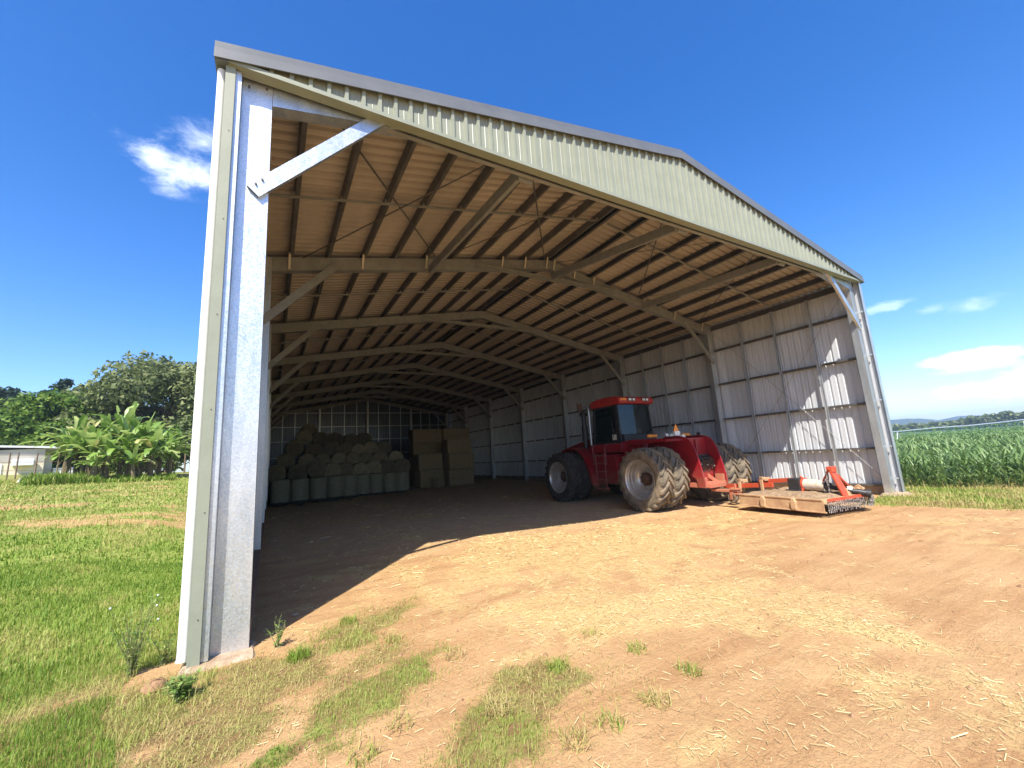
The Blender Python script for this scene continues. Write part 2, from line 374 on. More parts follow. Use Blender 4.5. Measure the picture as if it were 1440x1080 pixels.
# frames
def frame(k):
    y = k * BAY + (.1 if k == 0 else (-.12 if k == NF - 1 else 0))
    front = k == 0
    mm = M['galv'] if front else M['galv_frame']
    for side in (0, 1):
        f = (lambda a: a) if side == 0 else (lambda a: W - a)
        P = lambda a, z, dy=0: (f(a), y + dy, z)
        # column: web faces front, flanges run back
        mb = MB()
        def bx(a0, a1, y0, y1, z0, z1, mb=mb):
            q = sorted((f(a0), f(a1))); mb.box(q[0], q[1], y + y0, y + y1, z0, z1)
        top = roofz(.47) - .03
        a0 = .205 if front and side == 1 else .125
        bx(a0, .470, 0, .006, -.1, top); bx(.464, .470, .006, .20, -.1, top); bx(a0, a0 + .006, .006, .20, -.1, top - .06)
        bx(.440, .464, .194, .20, -.1, top); bx(a0 + .006, a0 + .03, .194, .20, -.1, top - .06)
        cm = M['galv_col']
        col = mb.build('column', cm, shed, label='bright galvanised front column' if front else None)
        if front:
            for (a, z) in ((.33, 5.52), (.40, 5.60), (.40, 7.0), (.2, 6.95)): MB().lathe([(.014, -.02), (.014, 0)], (f(a), y - .004 if z > 5.9 else y - .05, z), 'Y', 8).build('bolt', M['bolt'], col)
        if front and side == 1:
            for z in (.42, 1.43, 2.93, 4.45, 5.95): MB().box(17.797, 17.893, -.02, .09, z, z + .05).build('girt_cleat', M['galv'], col)
        # rafter
        h = .35; x0, x1 = .476, 8.998
        z = lambda a: HE + TS * a - .02
        mb = MB()
        def sl(y0, y1, dz0, dz1):
            q = [(x0, y0, z(x0) + dz0), (x1, y0, z(x1) + dz0), (x1, y1, z(x1) + dz0), (x0, y1, z(x0) + dz0), (x0, y0, z(x0) + dz1), (x1, y0, z(x1) + dz1), (x1, y1, z(x1) + dz1), (x0, y1, z(x0) + dz1)]
            mb.hexa([(f(a), y + b, c) for a, b, c in q])
        sl(0, .006, -h, 0); sl(.006, .2, -h, -h + .006); sl(.006, .2, -.006, 0); sl(.194, .2, -h + .006, -h + .03)
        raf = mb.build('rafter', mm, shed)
        # knee brace
        if k < NF:
            mb = MB(); a = Vector(P(.30, 5.42, -.045)); b = Vector(P(2.0, 7.22, -.045))
            d = (b - a).normalized(); u = Vector((0, -1, 0))
            mb.beam(a, b, .19, .008, (0, 1, 0))
            r = d.cross(Vector((0, 1, 0))).normalized()
            for s_ in (-1, 1): mb.beam(a + r * (s_ * .091), b + r * (s_ * .091), .008, .06, (0, 1, 0), (0, .034))
            mb.build('knee_brace', mm, shed)
            # purlin cleats on the rafter face
            if 0 < k < 7:
                for i in ((0, 2, 4, 7, 8, 9) if k == 1 else (1, 3, 5, 8)):
                    mb = MB(); xa = PX[i]; mb.beam((f(xa), y - .015, z(xa) - h + .03), (f(xa), y - .16 if k == 1 else y - .05, z(xa) + .05), .05 if k == 1 else .03, .012, (0, 1, 0))
                    mb.build('fly_brace', M['cleat'] if k == 1 else M['galv_frame'], raf)
    if 0 < k < 7:
        mb = MB(); mb.csec((6.05, y - .06, 7.93), (11.95, y - .06, 7.93), .15, .05, (0, 0, 1), flip=1); mb.build('collar_tie', mm, shed)
for k in range(NF): frame(k)
# purlins, each one full length
for side in (0, 1):
    f = (lambda a: a) if side == 0 else (lambda a: W - a)
    for xa in PX:
        mb = MB(); zc = HE + TS * xa - .02 + .098
        nx = (-TS if side == 0 else TS, 0, 1)
        mb.csec((f(xa), .06, zc), (f(xa), LEN + .05, zc), .19, .065, nx, lip=.018, flip=1 if side == 0 else -1)
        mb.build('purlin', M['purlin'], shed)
    mb = MB(); mb.csec((f(.09), .12, HE - .02), (f(.09), LEN, HE - .02), .2, .07, (0, 0, 1), flip=1 if side == 0 else -1); mb.build('eave_purlin', M['purlin'], shed)
    # bridging bars half way along each bay, under the purlins
    for k in range(7):
        y = (k + .5) * BAY
        mb = MB(); z = lambda a: HE + TS * a - .035
        mb.beam((f(.35), y, z(.35)), (f(8.75), y, z(8.75)), .045, .045)
        for xa in PX: mb.box(f(xa) - .03, f(xa) + .03, y - .02, y + .02, z(xa) + .02, z(xa) + .1)
        mb.build('roof_bridging', M['galv_frame'], shed)
    # roof strap bracing in the first and the last bay
    for k in (0, 6):
        for (a, b) in ((1.15, 4.75), (4.75, 8.75)):
            for q in (0, 1):
                xa, xb = (a, b) if q == 0 else (b, a)
                mb = MB(); z = lambda x_: HE + TS * x_ - .05 - .02 * q
                mb.beam((f(xa), k * BAY + .25, z(xa)), (f(xb), k * BAY + 5.45, z(xb)), .04, .006); mb.build('roof_strap', M['purlin'], shed)
    # side girts and bridging posts
    for z in (.24, 1.43, 2.93, 4.48, 6.02):
        mb = MB(); mb.beam((f(.105), .33, z), (f(.105), LEN - .02, z), .006, .006)
        q = sorted((f(.02), f(.185))); mb.box(q[0], q[1], .315, LEN - .02, z, z + .006)
        for a0, a1 in ((.018, .026), (.179, .185)):
            q = sorted((f(a0), f(a1))); mb.box(q[0], q[1], .315, LEN - .02, z - .062, z)
        mb.build('wall_girt', M['purlin'], shed)  # shade on the girt undersides comes painted in with the dark purlin colour
    for k in range(7):
        for t in (.28, .515, .755):
            y = k * BAY + t * BAY; mb = MB()
            q = sorted((f(.188), f(.235))); mb.box(q[0], q[1], y - .045, y + .045, .2, HE - .12)
            q = sorted((f(.235), f(.245))); mb.box(q[0], q[1], y - .045, y - .03, .2, HE - .12); mb.box(q[0], q[1], y + .03, y + .045, .2, HE - .12)
            mb.build('wall_bridging', M['galv'], shed)
    for q in (0, 1):
        mb = MB(); za, zb = (.5, 6.8) if q == 0 else (6.8, .5)
        mb.tube([(f(.26 + .03 * q), .35, za), (f(.26 + .03 * q), 5.4, zb)], .008, 6); mb.build('wall_brace_rod', M['galv_frame'], shed)
# girders from the gable rail back to the second frame
for xa, zb in ((4.5, 7.50), (9.0, 8.06), (13.5, 7.56)):
    mb = MB(); mb.csec((xa, .32, HE + .12), (xa, BAY - .03, zb), .24, .07, (0, 0, 1), flip=1)
    mb.box(xa - .01, xa + .30, .24, .30, HE - .06, HE + .30)
    mb.build('gable_girder', M['galv_frame'], shed)
# rear wall frame
for x, w in ((4.54, .16), (9.0, .18), (13.5, .16)):
    MB().box(x - w / 2, x + w / 2, LEN - .45, LEN - .2, .02, roofz(x) - .4).build('rear_post', M['galv'], shed)
for x in (1.4, 2.42, 3.46, 5.62, 6.8, 7.96, 10.1, 11.25, 12.4, 14.6, 15.6, 16.6):
    MB().box(x - .04, x + .04, LEN - .235, LEN - .19, .2, roofz(x) - .3).build('rear_bridging', M['galv'], shed)
for z in (.24, 1.43, 2.93, 4.4, 5.75, 7.1):
    xa = .15 if z < 7 else 1.0
    if z > 6.9: xa = (z - HE) / TS + 1.2
    MB().box(max(.5, xa), W - max(.5, xa), LEN - .185, LEN - .03, z, z + .055).build('rear_girt', M['galv'], shed)
# kick panels inside the left wall
mb = MB(); mb.box(.255, .475, .31, BAY * 4, -.05, .20); mb.build('kick_panel', M['kick'], shed, label='brown kick panel')
# concrete pad of the front left column
def pad(x0, x1, y0, y1, z0, z1, nm, parent):
    mb = MB(); nx, ny = 10, 6
    for j in range(ny + 1):
        for i in range(nx + 1):
            a = i / nx; b = j / ny; ed = min(a, 1 - a, b, 1 - b) * 8
            mb.v.append((x0 + (x1 - x0) * a + random.uniform(-.012, .012), y0 + (y1 - y0) * b + random.uniform(-.012, .012), z0 + (z1 - z0) * min(1, .25 + ed) + random.uniform(-.008, .008)))
    for j in range(ny):
        for i in range(nx):
            a = j * (nx + 1) + i; mb.f.append((a, a + 1, a + nx + 2, a + nx + 1))
    return mb.build(nm, M['concrete'], parent, smooth=True, recalc=False)
pad(-.16, .58, -.22, .45, -.12, .025, 'concrete_footing', shed)
pad(17.42, 18.16, -.22, .45, -.12, .01, 'concrete_footing', shed)
# ------------------------------------------------------------------ articulated tractor
TR = empty('tractor', (13.474, 4.453, -.19), -.025, 'large red articulated tractor on eight dual tyres parked just inside the shed', 'tractor'); TR.scale = (1.1, 1.1, 1.1)

def tyre_mesh(R=.945, w=.5, lugs=21, s=1, lug_h=.06):
    k = R / .945; hw = w / 2
    mb = MB(); rt = R - lug_h
    mb.lathe([(.575 * k, -hw * .78), (.60 * k, -hw * .92), (.68 * k, -hw * 1.06), (.76 * k, -hw * 1.08), (.83 * k, -hw * 1.02), (rt - .012, -hw * .90), (rt, -hw * .5), (rt + .004, 0),
              (rt, hw * .5), (rt - .012, hw * .90), (.83 * k, hw * 1.02), (.76 * k, hw * 1.08), (.68 * k, hw * 1.06), (.60 * k, hw * .92), (.575 * k, hw * .78)], n=56, close=True)
    for side in (-1, 1):
        for i in range(lugs):
            t0 = 2 * PI * (i + (0 if side < 0 else .5)) / lugs
            stations = [(-.02, 0, rt - .02, R), (.3, .10, rt - .02, R + .002), (.62, .20, rt - .02, R - .002), (.93, .28, rt - .03, R - .012), (1.06, .315, .84 * k, .875 * k)]
            ring = []
            for (q, dt, r0, r1) in stations:
                a = side * q * hw; tw = .034 / R * (1.25 if q > .5 else 1.0)
                for (r, d) in ((r0, -tw * 1.5), (r0, tw * 1.5), (r1, tw), (r1, -tw)):
                    t = t0 + dt + d; mb_p = (a, r * math.cos(t), r * math.sin(t)); ring.append(mb_p)
            n = len(stations); fs = [(0, 1, 2, 3), ((n - 1) * 4 + 3, (n - 1) * 4 + 2, (n - 1) * 4 + 1, (n - 1) * 4)]
            for j in range(n - 1):
                for q in range(4):
                    q2 = (q + 1) % 4; fs.append((j * 4 + q, j * 4 + q2, (j + 1) * 4 + q2, (j + 1) * 4 + q))
            mb.add(ring, fs)
    if s < 0: mb.v = [(-x, y, z) for x, y, z in mb.v]
    return mb
def rim_mesh(s=1, outer=True):
    mb = MB()
    if outer:
        prof = [(.60, -.215), (.60, -.235), (.585, -.24), (.565, -.22), (.555, -.17), (.525, -.15), (.515, -.06), (.49, -.045), (.485, .06), (.455, .075), (.40, .095), (.36, .135), (.30, .14), (.285, .09), (.24, .085), (.235, .12), (.16, .12), (.155, .20), (.60, .22), (.60, -.2)]
    else:
        prof = [(.60, -.215), (.585, -.24), (.555, -.17), (.515, -.06), (.45, .0), (.30, .02), (.2, .02), (.2, .1), (.60, .22)]
    mb.lathe(prof, n=48, close=True)
    for i in range(10):
        t = 2 * PI * i / 10; mb.lathe([(.016, .06), (.016, .1)], (0, .262 * math.cos(t), .262 * math.sin(t)), 'X', 6)
    if s < 0: mb.v = [(-x, y, z) for x, y, z in mb.v]
    return mb
def hub_mesh(s=1):
    mb = MB(); mb.lathe([(.19, .125), (.19, .06), (.165, .045), (.15, .0), (.12, -.03), (.05, -.04)], n=24)
    for i in range(8):
        t = 2 * PI * i / 8; mb.lathe([(.02, .0), (.02, .06)], (0, .175 * math.cos(t), .175 * math.sin(t)), 'X', 6)
    if s < 0: mb.v = [(-x, y, z) for x, y, z in mb.v]
    return mb
tm = {}
for s in (1, -1):
    for rear in (0, 1):
        for outer in (0, 1):
            for axle in ((1.83, 1.2),):
                pass
_tc = {}
def wheel(y, x, s, rear, outer, rot):
    w = empty('wheel', (x, y, .945)); w.parent = TR; w.rotation_euler = (rot, 0, 0)
    key = (s, rear)
    if key not in _tc: _tc[key] = tyre_mesh(s=s)
    if ('t',) + key in tm: t = tm[('t',) + key].copy(); COL.objects.link(t); t.parent = w
    else: t = _tc[key].build('tyre', M['tyre_dust'] if rear else M['tyre'], w, smooth=True); tm[('t',) + key] = t
    key = ('r', s, outer)
    if key in tm: r = tm[key].copy(); COL.objects.link(r); r.parent = w
    else: r = rim_mesh(s, outer).build('rim', M['rim'], w, smooth=True); tm[key] = r
    if outer:
        key = ('h', s)
        if key in tm: h = tm[key].copy(); COL.objects.link(h); h.parent = w
        else: h = hub_mesh(s).build('hub', M['rust'], w, smooth=True); tm[key] = h
    return w
WB = 4.31
for y, rear in ((0, 1), (WB, 0)):
    for s in (1, -1):
        wheel(y, -s * 1.83, s, rear, 1, .13 * (1 + rear)); wheel(y, -s * 1.20, s, rear, 0, .32 + .1 * rear)
# axles
for y in (0, WB):
    MB().tube([(-1.75, y, .945), (1.75, y, .945)], .13, 14).build('axle', M['dustred'], TR, smooth=True)
# rear frame
mb = MB(); mb.box(-.42, .42, -.72, 1.7, .62, 1.25); mb.box(-.30, .30, 1.7, 2.6, .7, 1.15); mb.build('rear_frame', M['red'], TR, bevel=.02)
plate = [(.95, 1.35), (.95, 2.06), (.2, 2.17), (-.30, 2.17), (-.55, 2.12), (-.74, 2.00), (-.86, 1.80), (-.95, 1.50), (-1.03, 1.10), (-1.08, .78), (-1.08, .60), (-.86, .60), (-.80, .85), (-.4, 1.1)]
for s in (-1, 1):
    q = sorted((s * .50, s * .54)); MB().plate(plate, q[0], q[1]).build('rear_fender_plate', M['red'], TR, bevel=.008)
    # rolled edge
    mb = MB(); pts = [(s * .52, a, b) for a, b in plate[2:11]]; mb.tube(pts, .024, 8); mb.build('fender_edge', M['red'], TR, smooth=True)
# tail panel between plates, floor and hitch block
mb = MB(); mb.box(-.5, .5, -.50, -.44, .78, 2.10); mb.box(-.025, .025, -.56, -.50, 1.5, 2.05); mb.build('tail_panel', M['red'], TR)
mb = MB(); mb.box(-.5, .5, -.44, .9, 2.04, 2.09); mb.box(-.5, .5, .86, .92, 1.5, 2.06); mb.build('tail_deck', M['red'], TR)
mb = MB(); mb.box(-.5, .5, -1.06, -.5, .60, .74); mb.box(-.36, .36, -1.12, -1.02, .58, .70); mb.build('hitch_floor', M['dustred'], TR, bevel=.01)
mb = MB(); mb.box(-.07, .07, -1.75, -.9, .46, .53); mb.box(-.11, .11, -1.78, -1.55, .53, .57); mb.box(-.11, .11, -1.78, -1.55, .40, .44); mb.tube([(0, -1.66, .34), (0, -1.66, .68)], .025, 10); mb.build('drawbar', M['dustred'], TR, bevel=.006)
mb = MB(); mb.beam((.30, -1.03, .62), (.12, -.62, 1.0), .06, .09); mb.build('hitch_strut', M['dustred'], TR); MB().box(.36, .46, -1.05, -.8, .74, .95).build('hitch_gusset', M['dustred'], TR); MB().box(-.46, -.36, -1.05, -.8, .74, .9).build('hitch_gusset', M['dustred'], TR)
# hydraulic couplers and hoses
mb = MB(); mb.box(-.44, .44, -.60, -.50, 1.28, 1.56)
for i in range(8): 
    x = -.38 + .11 * i
    mb.tube([(x, -.60, 1.48), (x, -.72, 1.46)], .028, 8)
    mb.tube([(x, -.60, 1.36), (x, -.70, 1.345)], .028, 8)
cp = mb.build('coupler_block', M['black'], TR)
for i in range(22):
    x = -.40 + .038 * i; pts = [(x, -.70, 1.47 - .1 * (i % 2))]
    for j in range(1, 6): pts.append((x + random.uniform(-.06, .06), -.72 - .05 * math.sin(j) - random.uniform(0, .06), 1.47 - .1 * (i % 2) - .07 * j + random.uniform(-.03, .03)))
    MB().tube(pts, .016, 6).build('hydraulic_hose', M['hose'], cp, smooth=True)
mb = MB()
for i in range(3): mb.lathe([(.018, -.01), (.02, 0), (.018, .03)], (-.2 + .3 * i, -.80, 1.28 - .04 * i), 'Y', 10)
mb.build('coupler_cap', M['cleat'], cp)
# rear mudguards over the inner tyres
def arc_guard(yc, zc, r, a0, a1, x0, x1, th=.035, n=10):
    mb = MB(); P = []
    for i in range(n + 1):
        t = math.radians(a0 + (a1 - a0) * i / n)
        for rr in (r, r + th): P.append((yc + rr * math.cos(t), zc + rr * math.sin(t)))
    poly = [P[2 * i] for i in range(n + 1)] + [P[2 * i + 1] for i in range(n, -1, -1)]
    for i in range(n):
        q = [P[2 * i], P[2 * i + 2], P[2 * i + 3], P[2 * i + 1]]
        mb.plate(q, x0, x1)
    return mb
for s in (-1, 1):
    x0, x1 = sorted((s * .54, s * (1.32 if s < 0 else .80)))
    mb = MB(); mb.plate([(-.55, 2.03), (-.50, 2.10), (.95, 2.14), (1.12, 2.10), (1.30, 1.86), (1.36, 1.55), (1.32, 1.55), (1.24, 1.82), (1.08, 2.04), (.92, 2.08)], x0, x1)
    mb.build('rear_mudguard', M['red'], TR, bevel=.008)
    x0, x1 = sorted((s * (1.28 if s < 0 else .76), s * (1.33 if s < 0 else .81)))
    MB().plate([(-.4, 2.04), (-.35, 2.13), (.95, 2.17), (1.14, 2.12), (1.33, 1.86), (1.22, 1.86), (1.05, 2.02), (.6, 2.0), (.2, 2.0)], x0, x1).build('mudguard_lip', M['red'], TR, bevel=.006)
    # front mudguards
    x0, x1 = sorted((s * .55, s * 1.38))
    arc_guard(WB, .945, 1.06, 62, 150, x0, x1, .04).build('front_mudguard', M['red'], TR)
    x0, x1 = sorted((s * .98, s * 1.40))
    MB().plate([(WB - .92, 1.47), (WB - 1.0, 1.56), (WB - 1.28, 1.0), (WB - 1.34, .62), (WB - 1.22, .62), (WB - 1.12, 1.05)], x0, x1).build('mudguard_skirt', M['red'], TR, bevel=.008)
# main body under the cab, tanks
mb = MB(); mb.box(-.55, .55, 2.0, 6.2, .72, 1.9); mb.build('front_frame', M['red'], TR, bevel=.03)
for s in (-1, 1):
    x0, x1 = sorted((s * .56, s * 1.12)); MB().box(x0, x1, 1.95, 3.1, .66, 1.72).build('fuel_tank', M['red'], TR, bevel=.06)
    x0, x1 = sorted((s * .5, s * 1.06)); MB().box(x0, x1, 1.7, 3.45, 1.78, 2.10).build('cab_step_panel', M['red'], TR, bevel=.05)
mb = MB(); mb.box(-.84, .84, 1.55, 2.02, 1.86, 2.16); mb.build('cab_base', M['red'], TR, bevel=.04)
# ladder on the left side
mb = MB()
for y in (2.45, 2.95): mb.box(-1.245, -1.215, y - .02, y + .02, .50, 1.78)
for z in (.50, .80, 1.10, 1.40, 1.68): mb.box(-1.25, -1.10, 2.45, 2.95, z - .012, z + .025)
mb.build('ladder', M['ladder'], TR)
mb = MB(); mb.tube([(-1.23, 2.36, 1.35), (-1.25, 2.36, 2.0), (-1.1, 2.36, 2.1)], .016, 8); mb.tube([(-1.23, 3.05, 1.35), (-1.25, 3.05, 2.0), (-1.1, 3.05, 2.1)], .016, 8); mb.build('handrail', M['ladder'], TR, smooth=True)
# hood, falls away to the front
hood = [(3.35, 1.78), (3.35, 2.42), (4.2, 2.36), (5.6, 2.12), (6.25, 1.94), (6.4, 1.75), (6.4, 1.05), (6.1, .95), (3.6, 1.2)]
MB().plate(hood, -.50, .50).build('hood', M['red'], TR, bevel=.07)
mb = MB()
for s in (-1, 1):
    for i in range(5):
        q = sorted((s * .502, s * .508)); mb.box(q[0], q[1], 3.9 + .42 * i, 4.2 + .42 * i, 1.35, 1.78)
mb.build('hood_louvre', M['black'], TR)
MB().box(-.36, .36, 6.395, 6.42, 1.1, 1.72).build('grille', M['black'], TR)
# cab
CZ0, CZ1 = 2.10, 3.50
mb = MB()
def pil(a, b): mb.beam(a, b, .09, .09, (0, 1, 0))
for s in (-1, 1):
    pil((s * .80, 1.92, CZ0), (s * .78, 2.07, CZ1)); pil((s * .80, 3.42, CZ0), (s * .76, 3.30, CZ1)); pil((s * .80, 2.62, CZ0), (s * .78, 2.58, CZ1)) if False else None
    q = sorted((s * .755, s * .845)); mb.box(q[0], q[1], 1.9, 3.45, CZ0 - .02, CZ0 + .07); mb.box(q[0], q[1], 1.98, 3.4, CZ1 - .06, CZ1 + .02)
mb.box(-.8, .8, 1.76, 1.97, CZ0 - .02, CZ0 + .30); mb.box(-.8, .8, 3.38, 3.46, CZ0 - .02, CZ0 + .2)
mb.box(-.845, -.82, 1.93, 2.12, CZ0, CZ1)
cab = mb.build('cab_frame', M['black'], TR, bevel=.012)
mb = MB(); ng = 14
for i in range(ng + 1):
    x = -.77 + 1.54 * i / ng; bow = .16 * (1 - (x / .77) ** 2)
    for (z, y) in ((CZ0 + .31, 1.915), (CZ1 - .01, 1.985)): mb.v += [(x, y - bow, z), (x, y - bow + .008, z)]
for i in range(ng):
    a = 4 * i; mb.f += [(a, a + 4, a + 6, a + 2), (a + 1, a + 3, a + 7, a + 5), (a, a + 1, a + 5, a + 4), (a + 2, a + 6, a + 7, a + 3)]
mb.f += [(0, 2, 3, 1), (4 * ng, 4 * ng + 1, 4 * ng + 3, 4 * ng + 2)]
mb.build('rear_window', M['glass'], cab, smooth=True)
for s in (-1, 1):
    x = s * .815; MB().hexa([(x - .004, 1.98, CZ0 + .06), (x + .004, 1.98, CZ0 + .06), (x + .004, 3.4, CZ0 + .06), (x - .004, 3.4, CZ0 + .06), (s * .785 - .004, 2.1, CZ1 - .03), (s * .785 + .004, 2.1, CZ1 - .03), (s * .765 + .004, 3.28, CZ1 - .03), (s * .765 - .004, 3.28, CZ1 - .03)]).build('side_window', M['glass'], cab)
MB().hexa([(-.76, 3.41, CZ0 + .18), (.76, 3.41, CZ0 + .18), (.76, 3.42, CZ0 + .18), (-.76, 3.42, CZ0 + .18), (-.72, 3.29, CZ1), (.72, 3.29, CZ1), (.72, 3.30, CZ1), (-.72, 3.30, CZ1)]).build('windscreen', M['glass'], cab)
mb = MB(); mb.box(-.836, -.826, 2.2, 2.26, 2.5, 2.62); mb.tube([(-.84, 2.26, 2.3), (-.84, 2.3, 2.9)], .014, 8); mb.build('door_handle', M['black'], cab)
MB().box(-.838, -.830, 2.06, 2.34, CZ0 + .13, CZ0 + .33).build('sticker', M['paper'], cab)
mb = MB(); mb.box(-.28, .28, 2.35, 2.5, 2.4, 3.05); mb.box(-.28, .28, 2.4, 2.9, 2.3, 2.45); mb.box(-.1, .1, 2.5, 2.8, 2.1, 2.3); mb.build('driver_seat', M['seat'], cab, bevel=.05)
mb = MB(); mb.tube([(0, 3.3, 2.2), (0, 3.05, 2.75)], .04, 8); mb.lathe([(.19, 0), (.19, .03), (.16, .03), (.16, 0)], (0, 3.02, 2.78), 'Y', 20, close=True); mb.box(.35, .6, 2.3, 2.9, 2.3, 2.6); mb.build('steering_column', M['seat'], cab)
# roof
roof = [(1.80, 3.52), (1.76, 3.60), (1.80, 3.76), (2.02, 3.82), (2.7, 3.85), (3.30, 3.80), (3.46, 3.68), (3.48, 3.56), (3.42, 3.50), (2.1, 3.50)]
rf = MB().plate(roof, -.87, .87).build('cab_roof', M['redroof'], TR, bevel=.04)
for (x0, x1, mm, nm) in ((-.80, -.72, 'amber', 'indicator_lamp'), (-.69, -.52, 'amber', 'indicator_lamp'), (-.40, -.26, 'lens', 'work_lamp'), (-.20, -.08, 'lens', 'work_lamp'), (.30, .42, 'lens', 'work_lamp'), (.47, .60, 'lens', 'work_lamp')):
    MB().box(x0, x1, 1.752, 1.80, 3.63, 3.72).build(nm, M[mm], rf, bevel=.01)
mb = MB(); mb.box(-.43, -.05, 1.758, 1.80, 3.61, 3.74); mb.box(.27, .63, 1.758, 1.80, 3.61, 3.74); mb.build('lamp_recess', M['black'], rf)
# exhaust, air intake, mirror
mb = MB(); mb.tube([(-.72, 3.72, 1.9), (-.72, 3.72, 3.55)], .06, 14); mb.tube([(-.72, 3.72, 3.5), (-.72, 3.70, 3.62), (-.72, 3.64, 3.68)], .05, 12); mb.build('exhaust_stack', M['chrome'], TR, smooth=True)
mb = MB(); mb.tube([(-.74, 4.05, 1.9), (-.74, 4.05, 3.30)], .10, 16); mb.tube([(-.74, 4.05, 2.3), (-.74, 4.05, 2.9)], .125, 16); mb.lathe([(.06, 0), (.15, .03), (.16, .12), (.12, .2), (.03, .22)], (-.74, 4.05, 3.28), 'Z', 16); mb.build('air_intake', M['black'], TR, smooth=True)
mb = MB(); mb.tube([(-.76, 3.3, 3.55), (-1.15, 3.45, 3.58), (-1.35, 3.5, 3.55)], .014, 8); mir = mb.build('mirror_arm', M['black'], TR)
MB().box(-1.45, -1.22, 3.48, 3.53, 3.46, 3.74).build('mirror', M['rust'], mir, bevel=.02)
# lights on the tail
for s in (-1, 1):
    x0, x1 = sorted((s * (.78 if s < 0 else .42), s * (1.18 if s < 0 else .80))); MB().box(x0, x1, .26, .34, 2.20, 2.29).build('amber_marker', M['amber'], TR, bevel=.01)
    MB().lathe([(.03, -.03), (.055, 0), (.055, .06), (.03, .1)], (s * .72 if s < 0 else .84, -.08, 2.24), 'Y', 12).build('tail_lamp', M['lens'] if s < 0 else M['black'], TR, smooth=True)
mb = MB(); mb.box(-.60, -.36, -.3, -.2, 2.20, 2.34); mb.box(-.42, -.30, -.42, -.3, 2.12, 2.22); mb.build('number_plate_box', M['lens'], TR, bevel=.01)
mb = MB(); mb.prism([(-.62, 2.33), (-.36, 2.33), (-.49, 2.58)], (-.262, -.25), lambda a, b, e: (a, e, b)); mb.build('warning_triangle', M['amber'], TR)
mb = MB(); mb.box(.1, .24, .5, .62, 2.09, 2.3); mb.tube([(.0, .6, 2.09), (.0, .6, 2.24)], .05, 10); mb.build('filler_cap', M['paper'], TR)

M['shaftw'] = mat('dusty_white_plastic', (.62, .55, .45), .6, 0, .4, 8, None, (.45, .34, .24))
# ------------------------------------------------------------------ rotary mower standing behind it
MW = empty('rotary_mower', (14.11, .983, -.13), -.13, 'wide orange rotary mower with dusty tan deck and front chain guard at the shed mouth', 'mower'); MW.scale = (1.07, 1.07, 1.07)
dk = [(-1.05, 1.165), (-1.05, -1.12), (-.98, -1.165), (.62, -1.165), (.9, -1.1), (1.05, -.88), (1.05, 1.165)]
MB().prism(dk, (.37, .40), lambda a, b, e: (a, b, e)).build('deck_plate', M['deck'], MW, bevel=.006)
mb = MB()
for i in range(7):
    a = dk[i]; b = dk[(i + 1) % 7]
    if i in (1, 2, 3, 4): continue
    mb.beam((a[0], a[1], .235), (b[0], b[1], .235), .016, .28, (0, 0, 1))
for i in (1, 2, 3, 4):
    a = dk[i]; b = dk[i + 1]; mb.beam((a[0], a[1], .345), (b[0], b[1], .345), .016, .06, (0, 0, 1))
mb.build('side_skirt', M['deck'], MW)
mb = MB(); mb.beam((-1.065, 1.2, .105), (-1.065, -1.16, .105), .05, .03); mb.beam((-1.06, 1.15, .39), (-1.06, -1.1, .39), .03, .035); mb.build('skid_runner', M['deck'], MW, bevel=.005)
for y in (.42, -.42):
    mb = MB(); mb.prism([(y - .07, .11), (y + .07, .11), (y + .075, .30), (y + .04, .40), (y - .04, .40), (y - .075, .30)], (-1.125, -1.055), lambda a, b, e: (e, a, b)); mb.build('skirt_bracket', M['deck'], MW, bevel=.02)
mb = MB(); mb.beam((-.98, -1.18, .37), (.62, -1.18, .37), .02, .09); mb.beam((.62, -1.18, .37), (.92, -1.10, .37), .02, .09); mb.beam((.92, -1.1, .37), (1.06, -.88, .37), .02, .09); mb.build('front_rail', M['orange'], MW, bevel=.004)
# chain guard: rows of hanging links
mb = MB()
path = [(-1.0, -1.185), (.62, -1.185), (.93, -1.11), (1.07, -.88), (1.07, -.6)]
tot = []; L = 0
for i in range(len(path) - 1): L += math.dist(path[i], path[i + 1])
def along(s):
    for i in range(len(path) - 1):
        d = math.dist(path[i], path[i + 1])
        if s <= d: t = s / d; return (path[i][0] + (path[i + 1][0] - path[i][0]) * t, path[i][1] + (path[i + 1][1] - path[i][1]) * t)
        s -= d
    return path[-1]
nch = int(L / .07)
for i in range(nch):
    for row in range(2):
        x, y = along((i + .5 * row) * .07); y -= .02 * row
        ln = random.randint(4, 5)
        for j in range(ln):
            z = .325 - .05 * j; o = j % 2
            if o: mb.box(x - .004, x + .004, y - .013, y + .013, z - .028, z + .028)
            else: mb.box(x - .013, x + .013, y - .004, y + .004, z - .03, z + .03)
mb.build('chain_guard', M['chain'], MW)
# caked litter on the deck
def lump(x0, x1, y0, y1, z, h, nx=26, ny=26, seed=0):
    xs, ys = np.meshgrid(np.linspace(x0, x1, nx), np.linspace(y0, y1, ny), indexing='ij')
    ed = np.minimum.reduce([(xs - x0), (x1 - xs), (ys - y0), (y1 - ys)]); zz = z + h * sstep(0, .18, ed) * (fbm(xs * 3 + seed, ys * 3) ** 1.5) * 1.6 + .008 * vnoise(xs * 30, ys * 30)
    mb = MB(); mb.v = [tuple(p) for p in np.stack([xs, ys, zz], -1).reshape(-1, 3)]
    for i in range(nx - 1):
        for j in range(ny - 1): a = i * ny + j; mb.f.append((a, a + ny, a + ny + 1, a + 1))
    return mb
lump(-.98, .95, -1.05, 1.1, .396, .09).build('straw_litter', M['decktop'], MW, smooth=True, recalc=False)
mb = MB(); mb.lathe([(.52, .0), (.52, .03), (.46, .05), (.40, .05)], (-.2, .05, .42), 'Z', 28); mb.build('spindle_cover', M['decktop'], MW)
